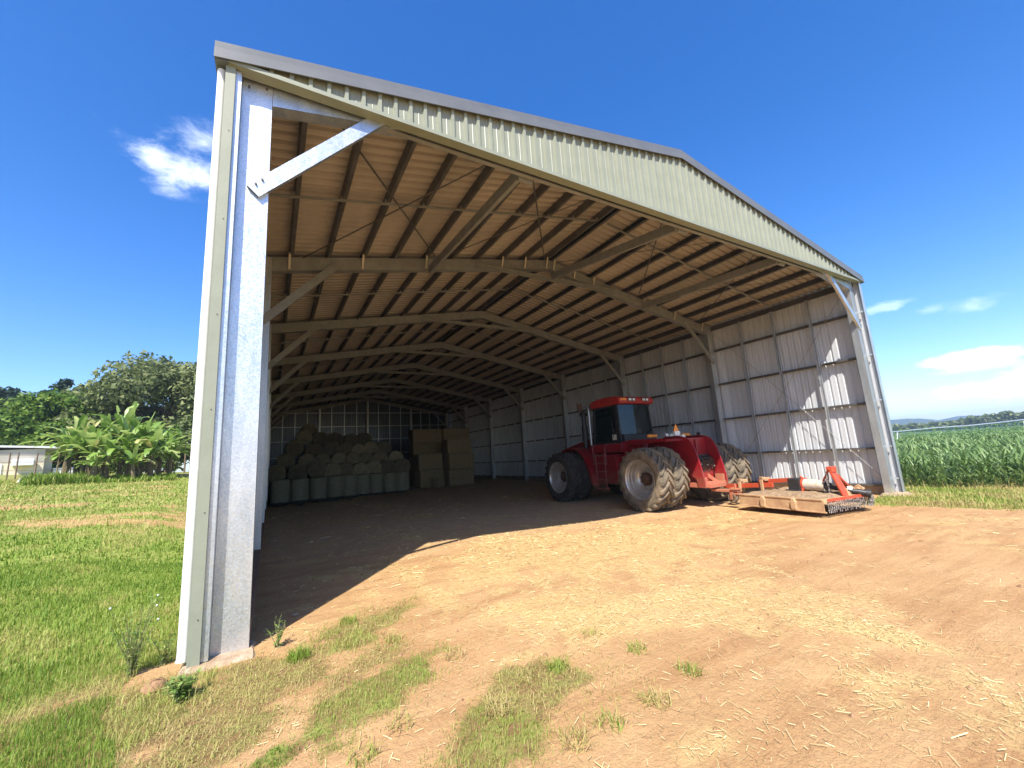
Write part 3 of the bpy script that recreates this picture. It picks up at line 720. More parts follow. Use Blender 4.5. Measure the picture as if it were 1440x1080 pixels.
# gearbox + guard
mb = MB(); mb.box(-.17, .17, -.05, .30, .46, .80); mb.box(-.24, .24, -.02, .36, .42, .50); mb.build('gearbox', M['black'], MW, bevel=.03)
mb = MB(); mb.tube([(0, -.05, .64), (.03, -.58, .61)], [.15, .145], 20); mb.build('shaft_guard', M['shaftw'], MW, smooth=True)
mb = MB(); mb.lathe([(.155, -.03), (.175, -.03), (.175, .02), (.155, .02)], (0, -.07, .64), 'Y', 20, close=True); mb.tube([(-.12, -.07, .66), (-.16, -.08, .42)], .025, 8); mb.tube([(0, -.05, .78), (0, .02, .84)], .03, 8); mb.build('guard_ring', M['orange'], MW)
mb = MB(); mb.tube([(.03, -.58, .61), (.04, -.68, .60), (.05, -.70, .59)], [.10, .10, .06], 14); mb.tube([(.05, -.68, .58), (.34, -1.12, .47)], .055, 12); mb.tube([(.34, -1.12, .47), (.46, -1.30, .42)], .075, 12); mb.tube([(.44, -1.26, .43), (.47, -1.34, .41)], .10, 14); mb.build('drive_shaft', M['black'], MW, smooth=True)
MB().tube([(.235, -.95, .55), (.29, -1.03, .53)], .06, 10).build('shaft_label_band', M['lens'], MW, smooth=True)
# headstock A-frame
mb = MB(); ap = Vector((-.10, -.86, 1.05))
mb.beam(ap + V(-.05, 0, 0), (-.13, -1.08, .40), .05, .11, (1, 0, 0)); mb.beam(ap + V(.05, 0, 0), (.02, -1.06, .40), .05, .11, (1, 0, 0))
mb.beam(ap + V(.04, .03, -.03), (.72, -.80, .42), .05, .12, (0, 1, 0)); mb.beam(ap + V(-.04, .05, -.03), (-.10, -.62, .75), .03, .06, (1, 0, 0))
mb.box(-.2, .0, -.93, -.80, .98, 1.12); mb.tube([(-.24, -.87, 1.06), (.06, -.87, 1.06)], .03, 10)
mb.build('headstock', M['orange'], MW, bevel=.008)
mb = MB()
for (x, y, z0, z1) in ((-.2, -.78, .45, .98), (-.02, -.70, .42, .95)):
    n_ = int((z1 - z0) / .05)
    for j in range(n_):
        z = z1 - .05 * j; o = j % 2; xx = x + .02 * math.sin(j)
        mb.box(xx - (.006 if o else .018), xx + (.006 if o else .018), y - (.018 if o else .006), y + (.018 if o else .006), z - .03, z + .03)
mb.build('check_chain', M['chain'], MW)
mb = MB()
for x in (.02, .34, .66): mb.plate([(-1.1, .40), (-.85, .40), (-.9, .58), (-.98, .62), (-1.06, .56)], x, x + .03)
mb.beam((-.05, -1.0, .45), (.75, -.98, .43), .05, .08); mb.tube([(.60, -.98, .50), (.86, -.98, .50)], .04, 10); mb.build('hitch_bracket', M['deck'], MW, bevel=.006)
# tail booms with wheel
mb = MB(); mb.beam((.10, .30, .74), (.06, 1.32, .66), .06, .12); mb.build('tail_boom', M['orange'], MW, bevel=.006)
mb = MB(); mb.beam((-.14, .75, .60), (-.17, 2.42, .50), .06, .13); mb.build('tail_boom', M['orange'], MW, bevel=.006)
for (y, z) in ((1.0, .50), (1.75, .42)):
    mb = MB(); mb.box(-.24, -.19, y, y + .08, z - .06, z + .33); mb.box(-.10, .12, y, y + .08, z + .20, z + .30); mb.box(-.24, -.10, y, y + .08, z + .24, z + .32)
    mb.build('boom_clamp', M['deck'], MW, bevel=.006)
mb = MB(); mb.box(-.37, -.34, 2.0, 2.08, .12, .48); mb.box(-.36, -.12, 2.0, 2.08, .44, .48); mb.build('wheel_fork', M['dustred'], MW)
tw = MB().lathe([(.07, -.045), (.13, -.06), (.16, -.045), (.165, 0), (.16, .045), (.13, .06), (.07, .045)], (-.28, 2.04, .165), 'X', 20).build('tail_wheel', M['tyre_dust'], MW, smooth=True)
MB().lathe([(.07, -.055), (.05, -.02), (.03, -.06)], (-.28, 2.04, .165), 'X', 14).build('wheel_rim', M['rust'], tw, smooth=True)

# worn tyre standing behind the tractor, by the right wall
SP = empty('spare_wheel', (16.55, 4.75, -.15), .35, 'dusty spare wheel standing by the right shed wall behind the dual tyres', 'wheel')
tyre_mesh(R=.62, w=.36, lugs=26, lug_h=.015).build('tyre', M['tyre_dust'], SP, smooth=True, loc=(0, 0, .62))
mb = rim_mesh(1, True); mb.v = [(x * .8, y * .655, z * .655) for x, y, z in mb.v]; mb.build('rim', M['tyre_dust'], SP, smooth=True, loc=(0, 0, .62))
# ------------------------------------------------------------------ camera data (also used to read depths off the photo)
CAM_C = Vector((0.61959, -5.63188, 1.89507)); YAW, PITCH, ROLL, FPX = 0.529447, 0.171031, -0.062080, 581.633
_F = Vector((math.sin(YAW) * math.cos(PITCH), math.cos(YAW) * math.cos(PITCH), math.sin(PITCH)))
_R0 = Vector((math.cos(YAW), -math.sin(YAW), 0)); _U0 = _R0.cross(_F)
CR = _R0 * math.cos(ROLL) + _U0 * math.sin(ROLL); CU = -_R0 * math.sin(ROLL) + _U0 * math.cos(ROLL); CF = _F
def ray(px, py): return CF + CR * ((px - 720) / FPX) - CU * ((py - 540) / FPX)
def at(px, py, ax, val):
    d = ray(px, py); return CAM_C + d * ((val - CAM_C[ax]) / d[ax])

# ------------------------------------------------------------------ ground heights and cover
def ground_z(x, y):
    x = np.asarray(x, float); y = np.asarray(y, float)
    s = sstep(-.15, -3.0, x) * sstep(-4, 3, y)
    z = s * (.055 * np.clip(y - 1, 0, 34) + .055 * np.clip(-x, 0, 16))
    out = np.maximum(sstep(-.2, -.8, x), np.maximum(sstep(.2, -.4, y), sstep(18.2, 18.8, x)))
    z = z + (.05 * (fbm(x * .6, y * .6) - .5) + .02 * (fbm(x * 3, y * 3) - .5)) * (.35 + .65 * out)
    z = z - .19 * sstep(3.0, 10.5, x) * (1 - .45 * sstep(15, 18, x)) * sstep(-6, 2, y) * (1 - .6 * sstep(14, 24, y)) - .06 * sstep(18, 24, x)
    # wheel ruts leading out of the shed mouth
    for (x0, k, sgn) in ((9.9, .030, 1), (11.9, .030, 1), (7.2, .055, -1), (9.1, .055, -1)):
        xc = x0 + sgn * k * (3.5 - y) ** 2; m = np.exp(-((x - xc) / .24) ** 2) - .45 * np.exp(-((np.abs(x - xc) - .42) / .16) ** 2)
        z = z - .035 * m * sstep(5, 2, y) * sstep(-9, -5, y) * (.3 + 1.2 * fbm(x * 1.7, y * 1.7) - .3) * (1 + .5 * np.sin(y * 26 + x * 9) * np.exp(-((x - xc) / .2) ** 2))
    return z
def ell(x, y, cx, cy, rx, ry, ang):
    c, s = math.cos(ang), math.sin(ang); a = ((x - cx) * c + (y - cy) * s) / rx; b = (-(x - cx) * s + (y - cy) * c) / ry
    return np.sqrt(a * a + b * b)
def covers(x, y):
    """grass density, dryness of that grass, straw litter (all 0..1)"""
    x = np.asarray(x, float); y = np.asarray(y, float)
    n1 = fbm(x * 1.3, y * 1.3); n2 = fbm(x * 4 + 7, y * 4); n3 = fbm(x * .5 + 3, y * .5 + 9)
    edge = np.where(y < 0, -.50 + .30 * np.clip(-y, 0, 2.2), -.35) + .5 * (n1 - .5)
    lawn = sstep(0, -.22, x - edge) * sstep(-8, -5, y)
    dry = .12 + .34 * sstep(.50, .64, n1) * 1.0
    # worn brown strip in the lawn near the corner, bare patches further off
    worn = np.exp(-((ell(x, y, -.75, -.05, .75, .22, .5)) ** 2)) * .75
    lawn = lawn * (1 - worn * (.4 + .6 * n2)); dry = dry + worn * .8
    far = .75 * sstep(6, 11, y) * sstep(.56, .66, fbm(x * .45 + 2, y * .9 + 4)) * (x < 0)
    lawn = lawn * (1 - .85 * far); dry = dry + .3 * far + .25 * sstep(6, 14, y)
    g = lawn
    def patch(cx, cy, rx, ry, ang, dens, dr):
        nonlocal g, dry
        d = ell(x, y, cx, cy, rx, ry, ang) + 1.1 * (n2 - .5) + .5 * (n1 - .5)
        m = sstep(1.3, .45, d) * dens
        dry = np.where(m > g, dr, dry); g = np.maximum(g, m)
    patch(-.15, -.85, .7, .5, .5, .85, .62)
    patch(-.25, -.35, .5, .25, .5, .6, .8)
    patch(.55, -.9, 1.0, .65, .5, .8, .93)
    patch(1.55, -.15, .85, .45, .6, .75, .66)
    patch(1.45, -1.1, .8, .3, .6, .55, .85)
    patch(1.48, -1.66, .78, .36, .60, .85, .38)
    patch(2.02, -2.72, .42, .38, .5, .85, .42)
    patch(2.55, -2.42, .7, .4, .5, .75, .85)
    patch(.65, -2.1, .30, .16, .5, .95, .12)
    patch(.35, -1.6, .7, .4, .5, .8, .93)
    patch(3.3, -2.55, .9, .4, .4, .28, .8)
    yard = (x > -.3) & (x < 15.6)
    right = sstep(-.5, .5, (x - 15.75) + 1.6 * (n1 - .5) + .5 * (n2 - .5)) * (y < .35) * sstep(.6, .1, y)
    right = np.maximum(right, sstep(18.02, 18.2, x)); dry = np.where(right > g, .42 + .45 * sstep(.42, .62, n1), dry); g = np.maximum(g, right)
    outl = sstep(-.04, -.3, x) * (y > .3); dry = np.where(outl > g, .3 + .5 * far, dry); g = np.maximum(g, outl * (1 - .8 * far))
    beh = sstep(LEN + .5, LEN + 2, y); g = np.maximum(g, beh)
    # straw litter
    st = fbm(x * .55 + 20, y * 1.1 + 5); s2 = fbm(x * 2.6 + 1, y * 2.6 + 3)
    straw = sstep(.40, .66, st) * .55 * sstep(.40, .6, s2) + .24
    straw = np.maximum(straw, sstep(1.2, .3, ell(x, y, 5.75, -3.35, .36, .8, .15) + .8 * (s2 - .5)) * 1.15)
    straw = np.maximum(straw, sstep(1.15, .5, ell(x, y, 6.5, 1.2, 4.6, 2.6, .1) + 2.2 * (s2 - .5)) * .62)
    straw = np.maximum(straw, sstep(1.15, .5, ell(x, y, 5.2, -2.0, 2.1, 1.1, -.5) + 2.4 * (s2 - .5)) * .6)
    straw = straw * (1 - .35 * sstep(7.5, 9.5, x - .6 * y) * (y < 1)) * (1 - sstep(14.5, 16, x) * (y < 0))
    return np.clip(g, 0, 1), np.clip(dry, 0, 1), np.clip(straw * (1 - g), 0, 1)

# ------------------------------------------------------------------ hay
ORD = ['first', 'second', 'third', 'fourth', 'fifth', 'sixth', 'seventh', 'eighth', 'ninth', 'tenth']
def bale_mesh(r, h, axis, seed):
    rng = random.Random(seed); mb = MB(); n = 32
    prof = [(.02, -h / 2 + .02), (r * .5, -h / 2 - .01), (r * .85, -h / 2 + .01), (r * .96, -h / 2 + .05), (r * .965, h / 2 - .05), (r * .85, h / 2 - .01), (r * .5, h / 2 + .02), (.02, h / 2)]
    mb.lathe(prof, axis=axis, n=n)
    mb.v = [(x + rng.uniform(-.012, .012), y + rng.uniform(-.012, .012), z + rng.uniform(-.012, .012)) for x, y, z in mb.v]
    return mb
def wrap_mesh(r, h, axis, seed):
    rng = random.Random(seed); mb = MB(); n = 32
    prof = [(r * .93, -h / 2 + .025), (r * .99, -h / 2 + .06), (r, -h / 4), (r * 1.005, 0), (r, h / 4), (r * .99, h / 2 - .06), (r * .93, h / 2 - .025)]
    base = MB().lathe(prof, axis=axis, n=n); base.f = base.f[:-2]
    k = [1 + rng.uniform(-.012, .012) for _ in range(n)]
    out = []
    for i, (x, y, z) in enumerate(base.v):
        s = k[i % n]; out.append((x * s, y * s, z) if axis == 'Z' else (x * s, y, z * s))
    base.v = out; return base
def make_bale(axis, seed, r=.56, h=1.22):
    o = bale_mesh(r, h, axis, seed).build('round_bale', M['straw'], None, smooth=True)
    wrap_mesh(r, h, axis, seed).build('net_wrap', M['net'], o, smooth=True)
    return o
protos = {('Z', i): make_bale('Z', 40 + i, .505, 1.32) for i in range(2)}
protos.update({('Y', i): make_bale('Y', 60 + i) for i in range(3)})
used = set()
def put_bale(axis, loc, rz, label, group, tilt=0):
    i = random.randrange(2 if axis == 'Z' else 3); p = protos[(axis, i)]
    o = p if (axis, i) not in used else copy_tree(p)
    used.add((axis, i)); o.location = loc; o.rotation_euler = (tilt, random.uniform(0, 6) if axis == 'Y' else 0, rz)
    tag(o, label, 'hay bale', group)
front = [(391, 709), (419, 708.5), (446, 705.5), (470, 703.5), (490, 701), (509.5, 698.5), (529, 697), (549, 694), (567, 691)]
fpos = []
for i, (px, py) in enumerate(front):
    p = at(px, py, 2, 0.0); yy = 22.1 + .20 * i
    p = at(px, py, 1, yy); x = p.x + .1
    fpos.append((x, yy + .6)); put_bale('Z', (x, yy + .6, .66 + float(ground_z(x, yy + .6))), random.uniform(0, 6), f'pale net wrapped round bale standing on end, {ORD[i]} from the left in the front row', 'round bales standing on end')
rows = [(1, [(115, 508), (235, 503), (345, 478), (432, 490), (505, 488), (590, 490), (665, 474), (745, 472), (828, 463)], 24.0, 1.95),
        (2, [(168, 440), (290, 440), (370, 436), (470, 430), (545, 430), (620, 430), (700, 420), (790, 418)], 25.2, 2.98),
        (3, [(215, 362), (325, 375), (430, 365), (500, 372), (575, 378), (648, 365), (722, 365)], 26.4, 3.95),
        (4, [(272, 300), (365, 312), (447, 312), (537, 318), (610, 312)], 27.6, 4.9),
        (5, [(300, 262)], 28.8, 5.75)]
TIER = ['', 'lowest', 'second', 'third', 'fourth', 'topmost']
for (k, L_, yy, zz) in rows:
    for i, (cx, cy) in enumerate(L_):
        p = at(360 + cx / 4, 540 + cy / 4, 1, yy)
        lab = f'round straw bale lying on its side, {ORD[i]} from the left in the {TIER[k]} lying tier' if len(L_) > 1 else 'single dark round straw bale on the very top of the left stack'
        put_bale('Y', (p.x, yy + .6, p.z), random.uniform(-.06, .06), lab, 'round bales stacked on their sides')
# hidden rows that carry the stack are left out; big square bales on the right
def sq(x0, x1, y0, y1, z0, z1, label, tilt=0):
    mb = MB(); nx, ny, nz = 14, 7, 7
    o = MB().box(-(x1 - x0) / 2, (x1 - x0) / 2, -(y1 - y0) / 2, (y1 - y0) / 2, 0, z1 - z0).build('square_bale', M['sqbale'], None, bevel=.09, loc=((x0 + x1) / 2, (y0 + y1) / 2, z0 + float(ground_z((x0 + x1) / 2, (y0 + y1) / 2)) - .01))
    o.rotation_euler = (0, 0, tilt); tag(o, label, 'hay bale', 'big square straw bales at the back')
    mb = MB()
    for i in range(5):
        x = -(x1 - x0) / 2 + (x1 - x0) * (i + .5) / 5; d = (y1 - y0) / 2 + .004; h = z1 - z0 + .004
        mb.box(x - .008, x + .008, -d, -d + .01, .02, h - .02); mb.box(x - .008, x + .008, -d, d, h - .008, h)
    mb.build('twine', M['net'], o)
sq(10.15, 12.05, 25.0, 26.2, 0, 1.28, 'square straw bale at the bottom of the short stack beside the round bales', .05)
sq(10.1, 12.0, 25.05, 26.2, 1.28, 2.52, 'square straw bale on top of the short stack beside the round bales', .03)
sq(12.15, 14.2, 24.2, 25.5, 0, 1.2, 'square straw bale at the bottom of the tall stack nearest the right wall', 0)
sq(12.2, 14.25, 24.25, 25.5, 1.2, 2.4, 'square straw bale in the middle of the tall stack nearest the right wall', .02)
sq(12.15, 14.15, 24.3, 25.5, 2.4, 3.5, 'square straw bale on top of the tall stack nearest the right wall', -.02)
z = 0
for k, nm in enumerate(('bottom', 'lower middle', 'upper middle', 'top')):
    sq(10.4, 12.9, 27.4, 28.7, z, z + 1.14, f'dark square straw bale, {nm} one in the stack behind the short stack', .01 * k)
    sq(13.0, 15.4, 27.3, 28.7, z, z + 1.14, f'dark square straw bale, {nm} one in the stack behind the tall stack', -.01 * k); z += 1.14
sq(11.0, 11.7, 23.9, 24.5, 0, .75, 'small loose square bale on the floor in front of the square stacks', .5)
# black plastic sheet trampled at the foot of the bales
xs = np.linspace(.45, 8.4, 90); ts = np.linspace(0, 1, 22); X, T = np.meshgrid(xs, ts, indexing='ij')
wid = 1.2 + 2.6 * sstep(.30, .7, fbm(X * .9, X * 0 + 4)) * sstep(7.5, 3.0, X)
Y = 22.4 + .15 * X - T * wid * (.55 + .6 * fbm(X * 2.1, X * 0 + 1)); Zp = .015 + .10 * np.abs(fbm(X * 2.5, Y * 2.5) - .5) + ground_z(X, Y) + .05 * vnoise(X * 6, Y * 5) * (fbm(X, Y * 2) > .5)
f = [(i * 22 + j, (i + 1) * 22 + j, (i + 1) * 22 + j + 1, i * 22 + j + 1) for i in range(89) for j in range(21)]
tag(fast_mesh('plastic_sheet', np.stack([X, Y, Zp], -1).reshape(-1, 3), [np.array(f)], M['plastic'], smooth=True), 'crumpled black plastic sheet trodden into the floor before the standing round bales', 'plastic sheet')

# ------------------------------------------------------------------ the ground sheet
def axis_grid(lo, a, b, hi, d, g=1.16):
    c = list(np.arange(a, b, d)); s = d; x = a
    while x > lo: s *= g; x -= s; c.insert(0, x)
    s = d; x = c[-1]
    while x < hi: s *= g; x += s; c.append(x)
    return np.array(c)
gx = axis_grid(-900, -8, 22, 2500, .11); gy = axis_grid(-700, -5.5, 12, 1500, .11)
X, Y = np.meshgrid(gx, gy, indexing='ij'); Zg = ground_z(X, Y)
G, D, S_ = covers(X, Y)
nx, ny = X.shape; ii, jj = np.meshgrid(np.arange(nx - 1), np.arange(ny - 1), indexing='ij'); a = (ii * ny + jj).ravel()
fa = np.stack([a, a + ny, a + ny + 1, a + 1], -1)
def ground_mat():
    m = bpy.data.materials.new('red_dirt_and_turf'); m.use_nodes = True; nt = m.node_tree; N = nt.nodes; Lk = nt.links; b = N['Principled BSDF']
    b.inputs['Roughness'].default_value = .95; b.inputs['Specular IOR Level'].default_value = .15
    tc = N.new('ShaderNodeTexCoord'); src = tc.outputs['Object']
    def noise(sc, det=6, rough=.6, vec=None):
        n = N.new('ShaderNodeTexNoise'); n.inputs['Scale'].default_value = sc; n.inputs['Detail'].default_value = det; n.inputs['Roughness'].default_value = rough; Lk.new(vec or src, n.inputs['Vector']); return n.outputs['Fac']
    def rng(v, a, b_, c=0, d=1):
        r = N.new('ShaderNodeMapRange'); r.inputs[1].default_value = a; r.inputs[2].default_value = b_; r.inputs[3].default_value = c; r.inputs[4].default_value = d; Lk.new(v, r.inputs[0]); return r.outputs[0]
    def mix(f, A, B):
        x = N.new('ShaderNodeMix'); x.data_type = 'RGBA'; Lk.new(f, x.inputs['Factor'])
        for k, q in (('A', A), ('B', B)):
            if isinstance(q, tuple): x.inputs[k].default_value = (*q, 1)
            else: Lk.new(q, x.inputs[k])
        return x.outputs['Result']
    def attr(n):
        a_ = N.new('ShaderNodeAttribute'); a_.attribute_name = n; return a_.outputs['Fac']
    def math_(op, A, B):
        x = N.new('ShaderNodeMath'); x.operation = op; x.use_clamp = False
        for i, q in enumerate((A, B)):
            if isinstance(q, (int, float)): x.inputs[i].default_value = q
            else: Lk.new(q, x.inputs[i])
        return x.outputs[0]
    mp = N.new('ShaderNodeMapping'); mp.inputs['Rotation'].default_value = (0, 0, .25); mp.inputs['Scale'].default_value = (.35, 2.2, 1); Lk.new(src, mp.inputs['Vector'])
    dirt = mix(rng(noise(.7, 8, .65), .35, .65), (.49, .30, .146), (.385, .222, .10))
    dirt = mix(rng(noise(1.1, 6, .6, mp.outputs[0]), .48, .68), dirt, (.34, .185, .082))
    dirt = mix(rng(noise(60, 4, .7), .5, .75, 0, .55), dirt, (.60, .41, .20))
    dirt = mix(rng(noise(24, 5, .75), .56, .72, 0, .6), dirt, (.29, .165, .07))
    straw = mix(rng(noise(45, 4, .7), .35, .65), (.66, .50, .22), (.46, .31, .13))
    dirt = mix(attr('inside'), dirt, mix(rng(noise(3, 6, .7), .35, .65), (.62, .44, .26), (.50, .345, .20)))  # hay-dusted floor, its colour also lifted to brighten the shade indoors
    col = mix(rng(math_('ADD', attr('straw'), math_('MULTIPLY', math_('SUBTRACT', noise(9, 6, .75), .5), .9)), .25, .85, 0, .8), dirt, straw)
    turf = mix(attr('dry'), mix(rng(noise(8, 6, .7), .35, .65), (.18, .24, .042), (.26, .315, .065)), mix(rng(noise(12, 6, .7), .35, .65), (.30, .25, .09), (.23, .18, .065)))
    soil = mix(rng(noise(5, 6, .7), .35, .62), turf, (.22, .125, .06))
    turf2 = mix(attr('near'), turf, soil)
    col = mix(rng(math_('ADD', attr('grass'), math_('MULTIPLY', math_('SUBTRACT', noise(7, 6, .75), .5), .8)), .35, .62), col, turf2)
    Lk.new(col, b.inputs['Base Color'])
    bp = N.new('ShaderNodeBump'); bp.inputs['Strength'].default_value = .8; bp.inputs['Distance'].default_value = .03
    h = math_('ADD', noise(14, 8, .7), math_('MULTIPLY', noise(70, 4, .7), .4)); Lk.new(h, bp.inputs['Height'])
    bp2 = N.new('ShaderNodeBump'); bp2.inputs['Strength'].default_value = .4; bp2.inputs['Distance'].default_value = .08; Lk.new(noise(1.2, 5, .6, mp.outputs[0]), bp2.inputs['Height']); Lk.new(bp.outputs[0], bp2.inputs['Normal'])
    Lk.new(bp2.outputs[0], b.inputs['Normal'])
    return m
near = sstep(9, 5, np.hypot(X - .6, Y + 5.6))
tag(fast_mesh('ground', np.stack([X, Y, Zg], -1).reshape(-1, 3), [fa], ground_mat(), attrs={'grass': G.ravel(), 'dry': D.ravel(), 'straw': S_.ravel(), 'near': near.ravel(), 'inside': (sstep(.2, .8, X) * sstep(17.9, 17.4, X) * sstep(2, 8, Y) * sstep(LEN, LEN - 1, Y)).ravel()}, smooth=True), kind='structure')

# ------------------------------------------------------------------ grass blades
GR = ramp_mat('grass_blade', [(0, (.09, .19, .015)), (.3, (.20, .295, .036)), (.5, (.31, .37, .075)), (.72, (.44, .39, .13)), (1, (.52, .39, .18))], .55, .35)
def blades(px, py, h, w, tone, lean=.5, zoff=0, bend=None):
    n = len(px); z = ground_z(px, py) + zoff; az = RNG.uniform(0, 2 * PI, n); ln = np.minimum(RNG.uniform(.15, 1, n) * lean, 1.6)
    dx, dy = np.cos(az), np.sin(az); sx, sy = -dy, dx
    h = np.asarray(h) * np.ones(n); w = np.asarray(w) * np.ones(n)
    b = np.stack([px, py, z], -1); side = np.stack([sx, sy, np.zeros(n)], -1); fwd = np.stack([dx, dy, np.zeros(n)], -1); up = np.array([0, 0, 1.0])
    m = b + fwd * (h * ln * .35)[:, None] + up * (h * .6)[:, None] * (1 - .25 * ln)[:, None]
    t = b + fwd * (h * ln)[:, None] + up * (h * (1 - .55 * ln))[:, None]
    v = np.stack([b - side * w[:, None] / 2, b + side * w[:, None] / 2, m + side * w[:, None] * .38, m - side * w[:, None] * .38, t], 1).reshape(-1, 3)
    k = np.arange(n) * 5
    return v, np.stack([k, k + 1, k + 2, k + 3], -1), np.stack([k + 3, k + 2, k + 4], -1), np.repeat(tone, 5)
def scatter(x0, x1, y0, y1, dens, hfun, wid, keep=None, lean=.6):
    n = int((x1 - x0) * (y1 - y0) * dens); px = RNG.uniform(x0, x1, n); py = RNG.uniform(y0, y1, n)
    g, d, s = covers(px, py); k = RNG.random(n) < g ** 1.1
    inside = (px > .5) & (px < 17.9) & (py > .6) & (py < LEN); k &= ~inside
    if keep is not None: k &= keep(px, py)
    px, py, d = px[k], py[k], d[k]; n = len(px)
    tone = np.clip(.20 + .12 * (fbm(px * 1.5 + 5, py * 1.5) - .5) * 4 + d * .66 + RNG.normal(0, .13, n), 0, 1)
    h = hfun(px, py, n) * (1 - .35 * d)
    h = h * np.where(d > .55, RNG.gamma(2.2, .55, n), RNG.gamma(5, .2, n))
    return blades(px, py, h, RNG.uniform(.6, 1.3, n) * wid, tone, lean + 1.0 * sstep(.4, .8, d))
def join(parts):
    V_, Q, T, A = [], [], [], []; o = 0
    for v, q, t, a in parts: V_.append(v); Q.append(q + o); T.append(t + o); A.append(a); o += len(v)
    return np.concatenate(V_), np.concatenate(Q), np.concatenate(T), np.concatenate(A)
hn = lambda x, y, n: RNG.uniform(.022, .07, n) * (.7 + .9 * fbm(x * 2, y * 2)) * np.where((x > .25) & (y < .4), .62, 1)
hf = lambda x, y, n: RNG.uniform(.03, .08, n) * (.7 + .8 * fbm(x * 1.2, y * 1.2))
sets = [scatter(-3.6, 3.4, -3.6, 1.0, 6500, hn, .0046), scatter(-6, .1, .8, 6, 2300, hf, .009),
        scatter(-10.5, .1, 6, 14, 420, lambda x, y, n: RNG.uniform(.04, .10, n), .02), scatter(-15, 0, 14, 30, 110, lambda x, y, n: RNG.uniform(.05, .12, n), .045),
        scatter(14.6, 21.5, -4.5, 2.2, 850, lambda x, y, n: RNG.uniform(.04, .15, n), .014)]
v, q, t, a = join(sets)
tag(fast_mesh('grass', v, [q, t], GR, tone=a), kind='stuff')

# ------------------------------------------------------------------ straw litter
ST = ramp_mat('straw_litter', [(0, (.30, .20, .09)), (.5, (.60, .46, .22)), (1, (.78, .64, .36))], .6, .15)
def straws(x0, x1, y0, y1, dens, ln, wd, minp=.0):
    n = int((x1 - x0) * (y1 - y0) * dens); px = RNG.uniform(x0, x1, n); py = RNG.uniform(y0, y1, n)
    g, d, s = covers(px, py); k = RNG.random(n) < np.clip(s - .08, .016, 1) ** 1.45
    px, py = px[k], py[k]; n = len(px); az = RNG.uniform(0, PI, n) * .6 + RNG.normal(.2, .5, n); L_ = RNG.gamma(3, ln / 3, n); w = wd * RNG.uniform(.6, 1.4, n)
    z = ground_z(px, py) + RNG.uniform(.004, .018, n); tl = RNG.normal(0, .1, n)
    c = np.stack([px, py, z], -1); d_ = np.stack([np.cos(az), np.sin(az), tl], -1) * (L_ / 2)[:, None]; s_ = np.stack([-np.sin(az), np.cos(az), RNG.normal(0, .6, n)], -1) * (w / 2)[:, None]
    v = np.stack([c - d_ - s_, c + d_ - s_, c + d_ + s_, c - d_ + s_], 1).reshape(-1, 3); v[:, 2] = np.maximum(v[:, 2], np.repeat(z, 4) - .012)
    kk = np.arange(n) * 4
    return v, np.stack([kk, kk + 1, kk + 2, kk + 3], -1), np.repeat(np.clip(RNG.normal(.55, .25, n), 0, 1), 4)
ps = [straws(.3, 9, -5, 1.5, 2600, .042, .0032), straws(2, 13, 1.5, 7, 600, .07, .007), straws(9, 15, -5, 1.5, 300, .06, .008), straws(.5, 15, 7, 22, 130, .14, .012), straws(.6, 9, 1, 8, 260, .08, .007)]
o = 0; VV, QQ, AA = [], [], []
for v, q, a in ps: VV.append(v); QQ.append(q + o); AA.append(a); o += len(v)
tag(fast_mesh('straw_litter', np.concatenate(VV), [np.concatenate(QQ)], ST, tone=np.concatenate(AA)), kind='stuff')
# pebbles and clods
n = 900; px = RNG.uniform(-.5, 9, n); py = RNG.uniform(-5, 3, n); mb = MB()
for i in range(n):
    r = RNG.gamma(2, .0045); z = float(ground_z(px[i], py[i])); p = [(px[i] + r * math.cos(t) * random.uniform(.7, 1.3), py[i] + r * math.sin(t) * random.uniform(.7, 1.3), z) for t in (0, 1.57, 3.14, 4.71)]
    mb.add(p + [(px[i], py[i], z + r * .9)], [(0, 1, 4), (1, 2, 4), (2, 3, 4), (3, 0, 4)])
mb.build('dirt_crumbs', M['rock'], kind='stuff')

# ------------------------------------------------------------------ separate tufts and weeds
def tuft(x, y, n, h, dry, r=.10, lean=1.55, w=.0055, label=None, name='grass_tuft', group='grass tufts on the bare dirt', cat='grass tuft'):
    a = RNG.uniform(0, 2 * PI, n); rr = r * np.sqrt(RNG.random(n)); tone = np.clip(dry + RNG.normal(0, .15, n), 0, 1)
    v, q, t, A = blades(x + rr * np.cos(a), y + rr * np.sin(a), RNG.uniform(.4, 1, n) * h, RNG.uniform(.6, 1.4, n) * w, tone, lean)
    o = fast_mesh(name, v - np.array([x, y, 0]), [q, t], GR, tone=A); o.location = (x, y, 0)
    return tag(o, label, cat, group)
TL = [(490, 875, 130, .13, .45, 'wispy green tuft at the tip of the column shadow'), (552, 900, 90, .12, .7, 'pale tuft on the dirt right of the column shadow'), (640, 925, 60, .14, .95, 'straw coloured tuft alone on bare dirt above the long green patch'),
      (785, 940, 130, .14, .5, 'dark green flat tuft beyond the second turf patch'), (895, 915, 60, .13, .5, 'small sparse tuft high on the open dirt'), (970, 945, 70, .14, .4, 'small green tuft furthest right on the dirt'),
      (560, 1025, 40, .19, .75, 'tall two-stemmed pale tuft between the turf patches'), (810, 1048, 80, .14, .8, 'spiky half dry tuft at the bottom edge'), (860, 1022, 60, .13, .55, 'star shaped tuft near the bottom edge'), (925, 992, 80, .15, .75, 'flat spreading tuft with dry tips'),
      (700, 1000, 150, .14, .85, 'thick dry tuft in the second turf patch'), (510, 1068, 60, .12, .5, 'short tuft at the bottom edge below the green patch'), (420, 925, 200, .20, .3, 'tall green tuft against the inner side of the column base'), (830, 890, 50, .1, .7, 'faint dry tuft upper middle of the dirt'), (740, 955, 60, .12, .85, 'dry tuft left of the dark flat tuft')]
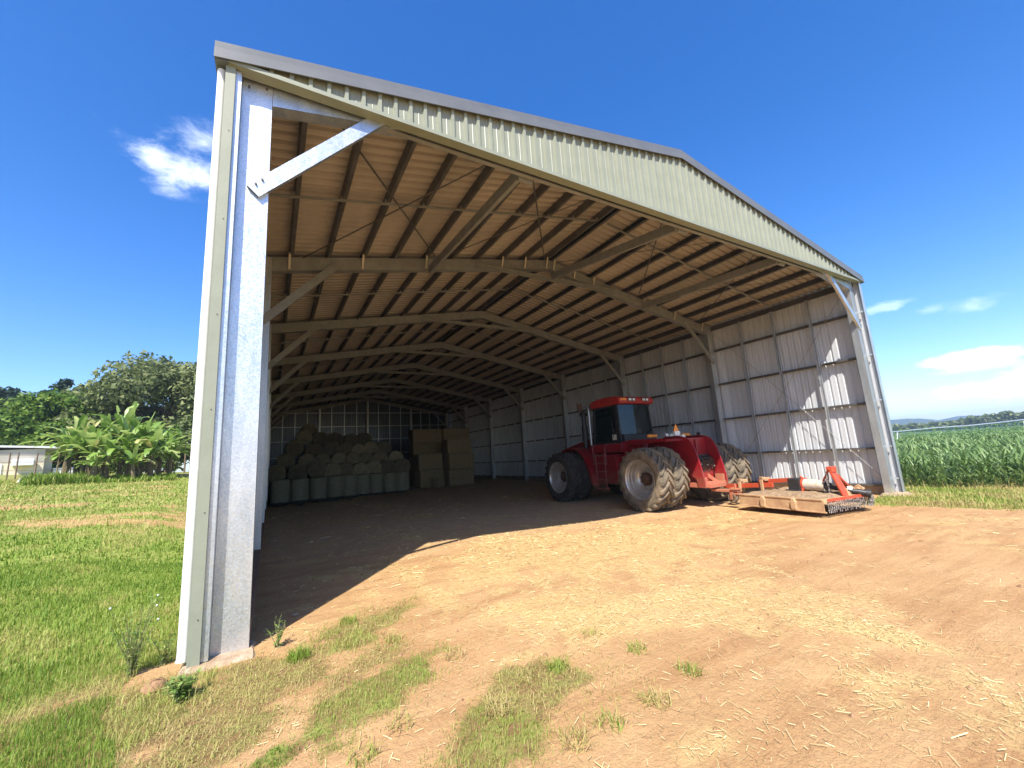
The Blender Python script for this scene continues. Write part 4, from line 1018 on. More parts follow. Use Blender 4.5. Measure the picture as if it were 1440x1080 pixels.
for (px, py, n, h, d, lab) in TL:
    p = at(px, py, 2, 0); tuft(p.x, p.y, n, h * 1.05, d, label=lab)
# tall flowering weed left of the column, leafy weed at the foot of the flashing
LEAF = ramp_mat('weed_leaf', [(0, (.10, .19, .03)), (.6, (.22, .34, .07)), (1, (.42, .44, .16))], .6, .35)
def weed(x, y, stems, h, r, leaves, lsize, label, flower=False):
    W_ = empty('weed', (x, y, float(ground_z(x, y))), 0, label, 'weed')
    mb = MB(); lv = []; fl = MB()
    for i in range(stems):
        a = random.uniform(0, 2 * PI); hh = h * random.uniform(.5, 1); rr = r * random.uniform(.2, 1)
        pts = [Vector((.03 * math.cos(a), .03 * math.sin(a), 0))]
        for j in range(1, 6): pts.append(Vector((rr * math.cos(a) * (j / 5) ** 1.3 + random.uniform(-.01, .01), rr * math.sin(a) * (j / 5) ** 1.3 + random.uniform(-.01, .01), hh * j / 5)))
        mb.tube(pts, [.0045, .004, .0035, .003, .0025, .002], 5)
        for j in range(leaves):
            t = random.uniform(.1, .98) * 5; k = min(4, int(t)); lv.append((pts[k].lerp(pts[k + 1], t - k), lsize * random.uniform(.5, 1.2)))
        if flower and i % 7 == 0: fl.lathe([(.003, -.008), (.008, -.004), (.010, .005), (.004, .009)], pts[-1], 'Z', 8)
    mb.build('stem', M['stalk'], W_, smooth=True)
    n = len(lv); vs = []; tone = []
    for p, s in lv:
        a = random.uniform(0, 2 * PI); el = random.uniform(-.3, .9); d = Vector((math.cos(a) * math.cos(el), math.sin(a) * math.cos(el), math.sin(el))); sd = d.cross(Vector((0, 0, 1))).normalized() * s * .22
        vs += [p, p + d * s * .5 + sd, p + d * s, p + d * s * .5 - sd]; tone += [random.random()] * 4
    k = np.arange(n) * 4; fast_mesh('foliage', np.array([tuple(q) for q in vs]), [np.stack([k, k + 1, k + 2, k + 3], -1)], LEAF, tone=tone, parent=W_)
    if flower: fl.build('flower', M['white'], W_, smooth=True)
M['stalk'] = mat('weed_stalk', (.16, .17, .06), .7)
weed(-.50, .16, 24, .70, .26, 9, .055, 'tall thin weed with small white flower heads in the lawn left of the column', True)
weed(.02, -.72, 30, .20, .13, 12, .065, 'low bushy green weed at the foot of the corner flashing')
weed(.74, -.02, 9, .34, .12, 9, .05, 'wiry weed in the shade on the inner side of the front column')
weed(-.28, .28, 10, .30, .12, 9, .05, 'straggly weed between the lawn and the downpipe foot')
mb = MB(); mb.lathe([(.01, -.06), (.07, -.05), (.10, -.02), (.105, .015), (.085, .05), (.05, .07), (.01, .08)], (0, 0, 0), 'Z', 18); mb.v = [(a * .8 * (1 + .5 * (float(vnoise(a * 25 + 9, b * 25 + c * 30)) - .5)), b * .8 * (1 + .5 * (float(vnoise(b * 25, a * 25 + c * 30)) - .5)), c * .8) for a, b, c in mb.v]; mb.v = [(x * 1.15 + random.uniform(-.012, .012), y + random.uniform(-.012, .012), z + random.uniform(-.012, .012)) for x, y, z in mb.v]
mb.build('clay_clod', M['rock'], None, smooth=True, loc=(-.24, -.30, .005), label='lump of red clay beside the column footing in the grass', cat='clod')
for i, (x, y, r, lab) in enumerate(((.78, .55, .05, 'pale fist sized stone in the shade inside the front column'), (.95, .95, .035, 'small pale stone further in the column shade'))):
    mb = MB(); mb.lathe([(.01, -r * .5), (r, -r * .2), (r * .9, r * .35), (.01, r * .55)], (0, 0, 0), 'Z', 9); mb.v = [(a * 1.2 + random.uniform(-.1, .1) * r, b + random.uniform(-.1, .1) * r, c) for a, b, c in mb.v]
    mb.build('stone', M['concrete'], None, smooth=True, loc=(x, y, .015), label=lab, cat='stone')
# ------------------------------------------------------------------ trees
CROWN = {
 'grey': ramp_mat('grey_green_tree_leaf', [(0, (.07, .095, .033)), (.5, (.165, .20, .07)), (1, (.31, .33, .14))], .6, .35),
 'dark': ramp_mat('dark_tree_leaf', [(0, (.035, .085, .010)), (.5, (.10, .185, .02)), (1, (.22, .30, .045))], .6, .35),
 'blue': ramp_mat('blue_green_tree_leaf', [(0, (.012, .03, .018)), (1, (.04, .07, .04))], .6, .25),
 'pale': ramp_mat('pale_hedge_leaf', [(0, (.05, .09, .02)), (1, (.20, .24, .09))], .6, .3)}
def leaf_cloud(blobs, n, size, flat=.6, rng=RNG, drop=0):
    """quads spread through many ellipsoid clumps, thinner inside"""
    blobs = np.array(blobs, float); vol = (blobs[:, 3] * blobs[:, 4] * blobs[:, 5]) ** .75; pick = rng.choice(len(blobs), n, p=vol / vol.sum())
    d = rng.normal(size=(n, 3)); d /= np.linalg.norm(d, axis=1)[:, None]; r = rng.random(n) ** .38
    wob = 1 + .25 * (vnoise(d[:, 0] * 3 + pick * 1.7 + 40, d[:, 2] * 3 + pick + 20) - .5) * 2
    p = blobs[pick, :3] + d * (r * wob)[:, None] * blobs[pick, 3:6]
    nrm = d * .6 + rng.normal(size=(n, 3)) * .7 + np.array([0, 0, flat]); nrm /= np.linalg.norm(nrm, axis=1)[:, None]
    a = np.cross(nrm, rng.normal(size=(n, 3))); a /= np.linalg.norm(a, axis=1)[:, None]; b = np.cross(nrm, a); s = size * rng.uniform(.55, 1.35, n)
    a = a * s[:, None]; b = b * (s * .55)[:, None]
    v = np.stack([p - a, p + b * .9 + a * .1, p + a - nrm * (s * .2)[:, None], p - b * .9 + a * .1], 1).reshape(-1, 3)
    k = np.arange(n) * 4
    tone = np.clip(rng.normal(.5, .22, n) + .25 * (rng.random(len(blobs))[pick] - .5), 0, 1)
    return v, np.stack([k, k + 1, k + 2, k + 3], -1), np.repeat(tone, 4)
def tree(x, y, h, w, kind, n, size, label, name='broadleaf_tree', group=None, th=.3, seed=1, lean=0, nb=26, spread=.36, low=.38, tr=.02):
    rng = np.random.default_rng(seed); z0 = float(ground_z(x, y)); T = empty(name, (x, y, z0 - .1), 0, label, 'tree', group)
    tb = MB(); pts = [V(0, 0, 0), V(.02 * h, .01 * h, h * th * .5), V(lean * h * .5, .02 * h, h * th), V(lean * h, 0, h * .6), V(lean * h * 1.1, 0, h * .85)]
    tb.tube(pts, [h * tr * 1.25, h * tr, h * tr * .85, h * tr * .5, h * tr * .15], 10)
    blobs = []
    for i in range(nb):
        a = 2 * PI * i / nb * 2.4 + rng.uniform(-.4, .4); q = rng.random(); zz = h * (low + (.93 - low) * q)
        prof = math.sin(PI * min(1, max(0.06, (q * .86 + .14))) ** .8) ** .6
        rad = w * .5 * prof * math.sqrt(rng.uniform(.15, .85)); bs = w * rng.uniform(.10, .20)
        c = V(rad * math.cos(a) + lean * h * .8, rad * math.sin(a), zz); blobs.append((*c, bs * 1.15, bs * 1.15, bs * .78))
        if i % 2 == 0:
            b0 = pts[2].lerp(pts[3], rng.random() * .9); mid = b0.lerp(c, .5) + V(0, 0, -.03 * h); tb.tube([b0, mid, c], [h * tr * .35, h * tr * .22, h * tr * .06], 6)
    tb.build('trunk', M['trunk'], T, smooth=True)
    v, q, t = leaf_cloud(blobs, n, size, rng=rng)
    o = fast_mesh('crown', v, [q], CROWN[kind], tone=t, parent=T)
    return T
def gpos(px, d):
    v = ray(px, 680); s = d / math.hypot(v.x, v.y); return CAM_C.x + v.x * s, CAM_C.y + v.y * s
x, y = gpos(232, 57); tree(x, y, 12.3, 14.5, 'grey', 30000, .25, 'tallest grey-green spreading tree behind the bananas, half hidden by the shed column', seed=5, nb=44, low=.22, tr=.022)
x, y = gpos(300, 66); tree(x, y, 14.0, 12, 'grey', 11000, .30, 'grey-green tree beside the tallest one, mostly behind the shed column', seed=9, nb=30, low=.2)
x, y = gpos(62, 62); tree(x, y, 8.2, 10.0, 'dark', 20000, .22, 'bright mid green domed tree behind the house roof', seed=12, nb=36, low=.15)
x, y = gpos(112, 58); tree(x, y, 7.8, 7.0, 'dark', 13000, .22, 'darker domed tree between the house tree and the tall grey tree', seed=21, nb=28, low=.15)
x, y = gpos(72, 75); tree(x, y, 12.6, 4.5, 'blue', 1500, .34, 'thin spiky tree top rising above the domed green tree', name='spindly_tree', seed=31, nb=12, low=.5)
x, y = gpos(126, 75); tree(x, y, 12.4, 7.0, 'blue', 1300, .32, 'sparse bare-branched tree top beside the tall grey tree', name='spindly_tree', seed=33, nb=14, low=.62)
x, y = gpos(-8, 80); tree(x, y, 11.0, 9, 'blue', 9000, .32, 'dark blue-green tree at the far left edge', seed=41, nb=24, low=.12)
x, y = gpos(265, 44); tree(x, y, 4.4, 4.5, 'pale', 4200, .17, 'pale straggly shrub at the end of the wire fence', name='shrub', seed=51, nb=18, low=.1, tr=.012)
x, y = gpos(150, 60); tree(x, y, 4.6, 9, 'dark', 6000, .24, 'low dark thicket behind the banana clump', name='shrub', seed=52, nb=22, low=.05)
x, y = gpos(205, 50); tree(x, y, 4.2, 9, 'dark', 6000, .22, 'dark thicket right behind the banana leaves', name='shrub', seed=53, nb=22, low=.05)

# ------------------------------------------------------------------ banana clump
BAN = ramp_mat('banana_leaf', [(0, (.10, .20, .03)), (.5, (.25, .38, .075)), (.8, (.42, .52, .16)), (1, (.55, .50, .2))], .4, .4, .5)
BST = mat('banana_stem', (.20, .17, .09), .7, 0, .3, 6, None, (.12, .08, .045))
def banana(x, y, h, nl, seed, label):
    rng = random.Random(seed); z0 = float(ground_z(x, y)); B = empty('banana_plant', (x, y, z0), rng.uniform(0, 6), label, 'banana plant', 'banana plants in the clump')
    mb = MB(); mb.tube([(0, 0, -.05), (.02, .02, h * .25), (.05, 0, h * .48)], [.15, .12, .085], 9)
    for i in range(5):
        a = rng.uniform(0, 6.28); mb.tube([(.1 * math.cos(a), .1 * math.sin(a), h * .42), (.3 * math.cos(a), .3 * math.sin(a), h * .3), (.24 * math.cos(a), .24 * math.sin(a), h * .1)], [.02, .04, .02], 5)
    mb.build('stem', BST, B, smooth=True)
    vs, fs, tn = [], [], []
    for i in range(nl):
        az = i * 2.4 + rng.uniform(-.4, .4); L_ = h * rng.uniform(.48, .74); el = rng.uniform(.35, 1.35) if i < nl - 2 else 1.45; w = L_ * rng.uniform(.07, .10); tone = min(1, max(0, rng.gauss(.55, .2)))
        p = Vector((.04, 0, h * rng.uniform(.40, .5))); d = Vector((math.cos(az) * math.cos(el), math.sin(az) * math.cos(el), math.sin(el))); nseg = 12; droop = rng.uniform(.08, .18)
        base = len(vs)
        for j in range(nseg + 1):
            t = j / nseg; side = d.cross(Vector((0, 0, 1)));  side = side.normalized() if side.length > 1e-3 else Vector((1, 0, 0)); up = side.cross(d).normalized()
            ww = w * (0.06 if t < .16 else max(.03, math.sin(PI * min(1, (t - .14) / .9)) ** .55)) * rng.uniform(.88, 1.08)
            tear = rng.uniform(-.14, .04) * L_
            vs += [p - side * ww + up * (ww * .35 + tear * .2), p, p + side * ww + up * (ww * .35 + tear * .2)]; tn += [tone - .05, tone + .12, tone - .05 + rng.uniform(-.08, .08)]
            p = p + d * (L_ / nseg); d = (d + Vector((0, 0, -droop * (.4 + 1.4 * t)))).normalized()
        for j in range(nseg):
            a = base + 3 * j
            if rng.random() > .05 or j < 3: fs.append((a, a + 1, a + 4, a + 3))
            if rng.random() > .05 or j < 3: fs.append((a + 1, a + 2, a + 5, a + 4))
    fast_mesh('leaves', np.array([tuple(v) for v in vs]), [np.array(fs)], BAN, tone=np.clip(tn, 0, 1), parent=B)
bl = [(88, 36, 3.3, 'low banana plant at the left end of the clump by the house'), (105, 36.5, 4.3, 'tall banana plant left of the middle with broad upright blades'), (122, 35, 3.9, 'banana plant with bare brown stem left of the clump centre'), (140, 37, 4.4, 'banana plant in the middle rear of the clump'), (147, 34.6, 3.5, 'banana plant at the front centre with a bright yellowish leaf'),
      (166, 36.5, 5.2, 'tallest banana plant with a leaf blade standing straight up'), (178, 35, 3.9, 'banana plant right of the tallest one'), (195, 36.5, 4.4, 'banana plant right of centre with arching pale leaves'), (210, 35, 3.6, 'low front banana plant on the right with torn leaves'), (222, 36.5, 3.9, 'banana plant near the right end of the clump'), (236, 36.8, 3.2, 'small banana plant at the right end of the clump'), (131, 33.8, 2.2, 'young banana sucker at the front of the clump'), (186, 33.9, 2.3, 'young banana sucker at the right front of the clump')]
for i, (px, d, h, lab) in enumerate(bl):
    x, y = gpos(px, d); banana(x, y, h * .86, 24, 100 + i, lab)
# rank grass under the bananas and house fence
n = 5200; px_ = RNG.uniform(30, 245, n); dd = RNG.uniform(32.5, 36, n); pts = np.array([gpos(a, b) for a, b in zip(px_, dd)])
hh = RNG.uniform(.2, .75, n) * (.4 + 1.0 * fbm(px_ * .06, dd)) * np.where(px_ < 140, 1.1, .7)
v, q, t, a = blades(pts[:, 0], pts[:, 1], hh, .05, np.clip(RNG.normal(.28, .15, n), 0, 1), .7)
tag(fast_mesh('rank_grass', v, [q, t], GR, tone=a), kind='stuff')

# ------------------------------------------------------------------ house at the left
hx, hy = gpos(58, 45); H = empty('house', (hx, hy, 1.72), math.atan2(hy - CAM_C.y, hx - CAM_C.x) - PI / 2 + .10, 'low cream house with a white edged flat roof beyond the lawn at far left', 'house')
mb = MB(); mb.box(-9, 0, 0, 7, 0, 2.0); mb.build('wall', M['house'], H)
mb = MB(); mb.hexa([(-9, -.02, 1.8), (0.0, -.02, 1.8), (0, .06, 1.8), (-9, .06, 1.8), (-9, -.02, 2.45), (0, -.02, 2.72), (0, .06, 2.72), (-9, .06, 2.45)]); mb.hexa([(-9, .06, 2.0), (0, .06, 2.0), (0, 7, 2.0), (-9, 7, 2.0), (-9, .06, 2.45), (0, .06, 2.72), (0, 7, 2.72), (-9, 7, 2.45)]); mb.build('gable_board', M['house_hi'], H)
mb = MB(); mb.hexa([(-3.4, -.2, 2.90), (.75, -.2, 2.72), (.75, 7.4, 2.72), (-3.4, 7.4, 2.90), (-3.4, -.2, 3.03), (.75, -.2, 2.85), (.75, 7.4, 2.85), (-3.4, 7.4, 3.03)]); mb.hexa([(-9.5, -.2, 2.50), (-3.4, -.2, 2.90), (-3.4, 7.4, 2.90), (-9.5, 7.4, 2.50), (-9.5, -.2, 2.63), (-3.4, -.2, 3.03), (-3.4, 7.4, 3.03), (-9.5, 7.4, 2.63)]); mb.build('roof', M['trim'], H)
for (x0, x1, z0, z1) in ((-5.3, -4.3, .75, 1.5),):
    w = MB().box(x0, x1, -.05, .0, z0, z1).build('window', M['win'], H)
    mb = MB(); mb.box(x0 - .06, x0, -.07, .0, z0 - .06, z1 + .06); mb.box(x1, x1 + .06, -.07, .0, z0 - .06, z1 + .06); mb.box(x0, x1, -.07, .0, z0 - .06, z0); mb.box(x0, x1, -.07, 0, z1, z1 + .06); mb.build('frame', M['trim'], w)
MB().box(-3.3, -1.9, -.05, 0, .02, 1.72).build('door', M['trim'], H)
MB().box(-1.5, -.5, -.5, -.03, 1.55, 2.0).build('air_conditioner', M['trim'], H, bevel=.04)
MB().box(0.0, .5, .9, 6.9, 0, 2.3).build('side_wall', M['house'], H)
mb = MB(); mb.box(.55, 1.7, .4, 1.2, .02, 1.25); mb.box(.50, 1.75, .35, 1.25, 1.25, 1.33)
TK = mb.build('water_tank', M['trim'], None, bevel=.04, label='white box shaped tank standing at the right end of the house', cat='tank'); TK.location = H.location; TK.rotation_euler = H.rotation_euler
# fence in front of the house: each post a thing, the wires one
F = empty('wire_fence', (0, 0, 0), 0, 'sagging wire garden fence with thin brown posts before the cream house', 'fence')
fp = []
for i, px in enumerate((-28, -12, 8, 20, 47, 78)):
    x, y = gpos(px, 38.5); z = float(ground_z(x, y)); fp.append(V(x, y, z)); MB().tube([(x, y, z - .1), (x + .02, y, z + 1.55)], .035, 7).build('post', M['post'], F)
for hgt in (.5, 1.0, 1.4):
    mb = MB(); mb.tube([p + V(0, 0, hgt) for p in fp], .010, 5); mb.build('wire', M['post'], F)
for i, px in enumerate((258, 266, 272)):
    x, y = gpos(px, 41); z = float(ground_z(x, y)); MB().tube([(x, y, z - .1), (x, y, z + 1.6)], .06, 7).build('garden_post', M['post'], None, label=('grey post behind the right end of the bananas', 'second grey post close to the shed downpipe', 'grey post nearest the shed downpipe')[i], cat='post', group='posts right of the bananas')
# rubble by the fence
x, y = gpos(36, 35.4); mb = MB(); mb.lathe([(.05, -.1), (.26, 0), (.25, .18), (.14, .32), (.03, .36)], (0, 0, 0), 'Z', 12); mb.v = [(a * 1.2 + random.uniform(-.06, .06), b + random.uniform(-.06, .06), c + random.uniform(-.05, .05)) for a, b, c in mb.v]
mb.build('white_sack', M['white'], None, smooth=True, loc=(x, y, float(ground_z(x, y))), label='slumped white sack on the grass in front of the house fence', cat='sack')

# ------------------------------------------------------------------ maize field on the right
MZ = ramp_mat('maize_leaf', [(0, (.08, .14, .04)), (.5, (.165, .26, .075)), (1, (.32, .42, .17))], .45, .35, .5)
def maize(seed, lod):
    rng = random.Random(seed); vs, fs3, fs, tn = [], [], [], []; h = rng.uniform(.82, 1.02); nl = 11 if lod == 0 else 8; nseg = 6 if lod == 0 else 3
    for i in range(nl):
        az = (i % 2) * PI + rng.uniform(-.7, .7); z = h * (.08 + .80 * i / nl); L_ = rng.uniform(.45, .72); el = rng.uniform(.7, 1.2); d = Vector((math.cos(az) * math.cos(el), math.sin(az) * math.cos(el), math.sin(el))); p = Vector((0, 0, z)); w = rng.uniform(.020, .032) * (1 if lod == 0 else 1.35); tone = rng.uniform(.15, .9); b = len(vs); dr = rng.uniform(.22, .42) * 6 / nseg
        for j in range(nseg + 1):
            t = j / nseg; s = d.cross(Vector((0, 0, 1))).normalized(); ww = w * max(.06, math.sin(PI * (.12 + .88 * t)) ** .6)
            vs += [p - s * ww, p + s * ww]; tn += [tone, tone]; p = p + d * (L_ / nseg); d = (d + Vector((0, 0, -dr * (.3 + t)))).normalized()
        for j in range(nseg): a = b + 2 * j; fs.append((a, a + 1, a + 3, a + 2))
    b = len(vs)
    for z, r in ((0, .014), (h * .85, .008)):
        for k in range(4): vs.append(Vector((r * math.cos(k * PI / 2), r * math.sin(k * PI / 2), z))); tn.append(.4)
    for k in range(4): fs.append((b + k, b + (k + 1) % 4, b + 4 + (k + 1) % 4, b + 4 + k))
    return np.array([tuple(v) for v in vs]), np.array(fs), np.array(tn)
VAR = [maize(i, 0) for i in range(5)]; VARL = [maize(20 + i, 1) for i in range(5)]
rowx = np.arange(20.75, 62, .78); plants = []
for rx in rowx:
    ys = np.arange(-7.5 + (rx - 20) * -.05, 14 + (rx - 20) * .22, .17)
    for y in ys:
        ang = math.degrees(math.atan2(y - CAM_C.y, rx - CAM_C.x))
        if 4 < ang < 24: plants.append((rx + RNG.normal(0, .04), y + RNG.normal(0, .05), math.hypot(rx - CAM_C.x, y - CAM_C.y), ang))
vis = [p for p in plants if 8.2 < p[3] < 18.2]; vis.sort(key=lambda p: p[0])
nearset = set(id(p) for p in vis[:300]); pro = []
for i, (v, f, t) in enumerate(VAR): pro.append(fast_mesh('maize_plant', v, [f], MZ, tone=t))
usedm = set(); rest = []
for p in plants:
    if id(p) in nearset:
        i = random.randrange(5); o = pro[i] if i not in usedm else pro[i].copy()
        if i in usedm: COL.objects.link(o)
        usedm.add(i); o.location = (p[0], p[1], float(ground_z(p[0], p[1])) - .02); o.rotation_euler = (0, 0, random.uniform(-.5, .5) + random.choice((0, PI)) + PI / 2 * random.choice((0, 1, 0))); s = random.uniform(.85, 1.15); o.scale = (s, s, s)
        tag(o, 'leafy green maize plant in the near edge of the field right of the shed', 'maize plant', 'maize plants along the near field edge')
    else: rest.append(p)
VV, FF, TT = [], [], []; o_ = 0
for p in rest:
    v, f, t = random.choice(VARL if p[2] > 27 else VAR); a = random.uniform(0, 6.28); c, s = math.cos(a), math.sin(a); k = random.uniform(.88, 1.12)
    w = np.stack([(v[:, 0] * c - v[:, 1] * s) * k + p[0], (v[:, 0] * s + v[:, 1] * c) * k + p[1], v[:, 2] * k], -1); VV.append(w); FF.append(f + o_); TT.append(np.clip(t + random.gauss(0, .1), 0, 1)); o_ += len(v)
# further out the crop closes into one leafy canopy
n = 60000; r = 60 + 380 * RNG.random(n) ** 1.8; an = np.radians(RNG.uniform(3, 26, n)); px_ = CAM_C.x + r * np.cos(an); py_ = CAM_C.y + r * np.sin(an)
size = .30 + r * .0022
d = RNG.normal(size=(n, 3)); d[:, 2] = np.abs(d[:, 2]) * .8 + .3; d /= np.linalg.norm(d, axis=1)[:, None]; sd = np.cross(d, RNG.normal(size=(n, 3))); sd /= np.linalg.norm(sd, axis=1)[:, None]
c = np.stack([px_, py_, RNG.uniform(.55, .95, n)], -1); a = d * (size * .55)[:, None]; b = sd * (size * .22)[:, None]
v = np.stack([c - a, c + b, c + a * .8, c - b], 1).reshape(-1, 3); k = np.arange(n) * 4
VV.append(v); FF.append(np.stack([k, k + 1, k + 2, k + 3], -1) + o_); TT.append(np.repeat(np.clip(RNG.normal(.45, .2, n), 0, 1), 4)); o_ += len(v)
tag(fast_mesh('maize_crop', np.concatenate(VV), [np.concatenate(FF)], MZ, tone=np.concatenate(TT)), kind='stuff')
# soil / dense crop floor under the canopy
cf = bpy.data.meshes.new('field'); pts = [(61, -30, .55), (600, -120, .45), (600, 330, .45), (61, 40, .55)]
cf.from_pydata(pts, [], [(0, 1, 2, 3)]); cf.materials.append(mat('dense_crop_floor', (.09, .18, .035), .9, 0, .2, .35, None, (.13, .23, .05))); o = bpy.data.objects.new('field', cf); COL.objects.link(o); tag(o, kind='structure')

# lateral irrigator
IR = empty('irrigator', (0, 0, 0), 0, 'long pale irrigator pipe on slender trusses across the maize field', 'irrigator')
def ip(px, py, d): v = ray(px, py); s = d / math.hypot(v.x, v.y); return CAM_C + v * s
knots = [ip(1205, 611.5, 75), ip(1262, 607, 70), ip(1320, 601.5, 66), ip(1360, 599, 64), ip(1400, 595, 62), ip(1440, 590.5, 60), ip(1490, 585.5, 58), ip(1560, 580, 56)]
mb = MB(); mb.tube(knots, .075, 8); mb.build('pipe', M['pipe'], IR, smooth=True)
mb = MB(); mb2 = MB()
for i in range(len(knots) - 1):
    for t in (.2, .5, .8):
        p = knots[i].lerp(knots[i + 1], t); lo = p + V(0, 0, -.38); q0 = knots[i].lerp(knots[i + 1], t - .1); q1 = knots[i].lerp(knots[i + 1], t + .1)
        mb.tube([q0, lo], .018, 5); mb.tube([q1, lo], .018, 5)
    a = knots[i] + V(0, 0, -.38); mb2.tube([knots[i] + V(0, 0, -.36), knots[i + 1] + V(0, 0, -.36)], .012, 5)
mb.build('truss', M['pipe'], IR); mb2.build('tension_rod', M['pipe'], IR)
for kx in (1, 5):
    p = knots[kx]; mb = MB(); mb.beam(p, (p.x - .9, p.y, .3), .07, .07); mb.beam(p, (p.x + .9, p.y, .3), .07, .07); mb.beam((p.x - 1.1, p.y, .45), (p.x + 1.1, p.y, .45), .08, .08); mb.build('tower', M['pipe'], IR)
    for s in (-1, 1): MB().lathe([(.2, -.12), (.5, -.14), (.55, 0), (.5, .14), (.2, .12)], (p.x + s * .95, p.y, .5), 'Y', 16).build('tower_wheel', M['tyre'], IR)

# far woods and hills
def woods(px0, px1, d0, d1, n, hfun, size, mat_, name):
    px_ = RNG.uniform(px0, px1, n); dd = RNG.uniform(d0, d1, n); g = np.array([gpos(a, b) for a, b in zip(px_, dd)]); h = hfun(px_)
    z = h * RNG.random(n) ** .6; d = RNG.normal(size=(n, 3)); d /= np.linalg.norm(d, axis=1)[:, None]; s = np.cross(d, RNG.normal(size=(n, 3))); s /= np.linalg.norm(s, axis=1)[:, None]
    c = np.stack([g[:, 0], g[:, 1], z], -1); a = d * size * RNG.uniform(.6, 1.3, n)[:, None]; b = s * size * .6
    v = np.stack([c - a, c + b, c + a, c - b], 1).reshape(-1, 3); k = np.arange(n) * 4
    tone = np.clip(RNG.normal(.45, .2, n) + .3 * (vnoise(px_ * .35, px_ * 0) - .5), 0, 1)
    tag(fast_mesh(name, v, [np.stack([k, k + 1, k + 2, k + 3], -1)], mat_, tone=np.repeat(tone, 4)), kind='stuff')
woods(1215, 1560, 420, 470, 16000, lambda p: (3.2 + 6.5 * (p - 1240) / 200 * .55 + 6 * fbm(p * .09, p * 0 + 3) ** 1.5) , 1.3, CROWN['grey'], 'far_wood')
woods(1215, 1560, 330, 350, 5000, lambda p: 1.5 + 2.2 * fbm(p * .16, p * 0 + 8), .9, CROWN['dark'], 'far_hedge')
def hills(d, pts, name, col, depth):
    xs = np.linspace(pts[0][0], pts[-1][0], 140); ys = np.interp(xs, [p[0] for p in pts], [p[1] for p in pts]) + .9 * (fbm(xs * .13, xs * 0) - .5)
    vs = []; fs = []
    for x, y in zip(xs, ys):
        v = ray(x, y); s = d / math.hypot(v.x, v.y); t = CAM_C + v * s; dirn = V(v.x, v.y, 0).normalized()
        for j in range(7):
            q = j / 6; r_ = depth * (q - .5) * 2; hz = t.z * math.cos((q - .5) * PI) * (1 + .25 * (float(vnoise(x * .22 + 3, j * 1.3)) - .5) * (0 if j == 3 else 1)) - 3
            vs.append((t.x + dirn.x * r_, t.y + dirn.y * r_, hz if j != 3 else t.z))
    for i in range(len(xs) - 1):
        for j in range(6): a = i * 7 + j; fs.append((a, a + 7, a + 8, a + 1))
    m = MB(); m.v = vs; m.f = fs
    m.build(name, mat(name + '_scrub', col, .95, 0, .1, .02, None, (col[0] * .7, col[1] * .75, col[2] * .8)), None, smooth=True, kind='structure')
hills(1900, [(1130, 600), (1210, 594), (1240, 591.5), (1268, 589), (1295, 588.5), (1322, 591), (1340, 594), (1380, 596)], 'hills', (.06, .085, .05), 260)
hills(2100, [(1290, 594), (1315, 592), (1330, 588.5), (1345, 585.5), (1375, 584), (1400, 583.5), (1425, 582), (1440, 582), (1480, 579), (1560, 574), (1640, 575)], 'hills', (.06, .085, .05), 300)

# the air between here and the hills
hz = MB().box(-1000, 2800, -1000, 1700, -4, 75).build('haze', bpy.data.materials.new('haze_air'), None, kind='stuff')
hm = hz.data.materials[0]; hm.use_nodes = True; hn_ = hm.node_tree.nodes; hn_.remove(hn_['Principled BSDF']); pv = hn_.new('ShaderNodeVolumePrincipled'); pv.inputs['Color'].default_value = (.62, .80, 1.0, 1); pv.inputs['Density'].default_value = .00045; pv.inputs['Anisotropy'].default_value = 0.2
hm.node_tree.links.new(pv.outputs[0], hn_['Material Output'].inputs['Volume'])

# ------------------------------------------------------------------ sun, sky, camera
SD = Vector((-.50, -.62, 1.0)).normalized(); EL = math.asin(SD.z); AZ = math.atan2(SD.x, SD.y)
L = bpy.data.lights.new('sun', 'SUN'); L.energy = 4.7; L.angle = math.radians(.53); L.color = (1.0, .955, .87)
lo = bpy.data.objects.new('sun', L); COL.objects.link(lo); lo.rotation_euler = SD.to_track_quat('Z', 'Y').to_euler(); lo.location = (-20, -25, 40)
wd = bpy.data.worlds.new('World'); SC.world = wd; wd.use_nodes = True; nt = wd.node_tree; N = nt.nodes; Lk = nt.links
bg = N['Background']; sk = N.new('ShaderNodeTexSky'); sk.sky_type = 'NISHITA'; sk.sun_disc = False; sk.sun_elevation = EL; sk.sun_rotation = AZ; sk.altitude = 500; sk.air_density = 1.0; sk.dust_density = 1.0; sk.ozone_density = 1.6
hs = N.new('ShaderNodeHueSaturation'); hs.inputs['Saturation'].default_value = 1.42; hs.inputs['Hue'].default_value = .5115; hs.inputs['Value'].default_value = .94; Lk.new(sk.outputs[0], hs.inputs['Color'])
tc = N.new('ShaderNodeTexCoord'); gen = tc.outputs['Generated']
def mth(op, *a):
    x = N.new('ShaderNodeMath'); x.operation = op
    for i, q in enumerate(a):
        if isinstance(q, (int, float)): x.inputs[i].default_value = q
        else: Lk.new(q, x.inputs[i])
    return x.outputs[0]
def dot(v):
    x = N.new('ShaderNodeVectorMath'); x.operation = 'DOT_PRODUCT'; Lk.new(gen, x.inputs[0]); x.inputs[1].default_value = v; return x.outputs['Value']
cloud_n = N.new('ShaderNodeTexNoise'); cloud_n.inputs['Scale'].default_value = 9; cloud_n.inputs['Detail'].default_value = 9; cloud_n.inputs['Roughness'].default_value = .62
mpg = N.new('ShaderNodeMapping'); mpg.inputs['Scale'].default_value = (1, 1, 2.0); Lk.new(gen, mpg.inputs['Vector']); Lk.new(mpg.outputs[0], cloud_n.inputs['Vector'])
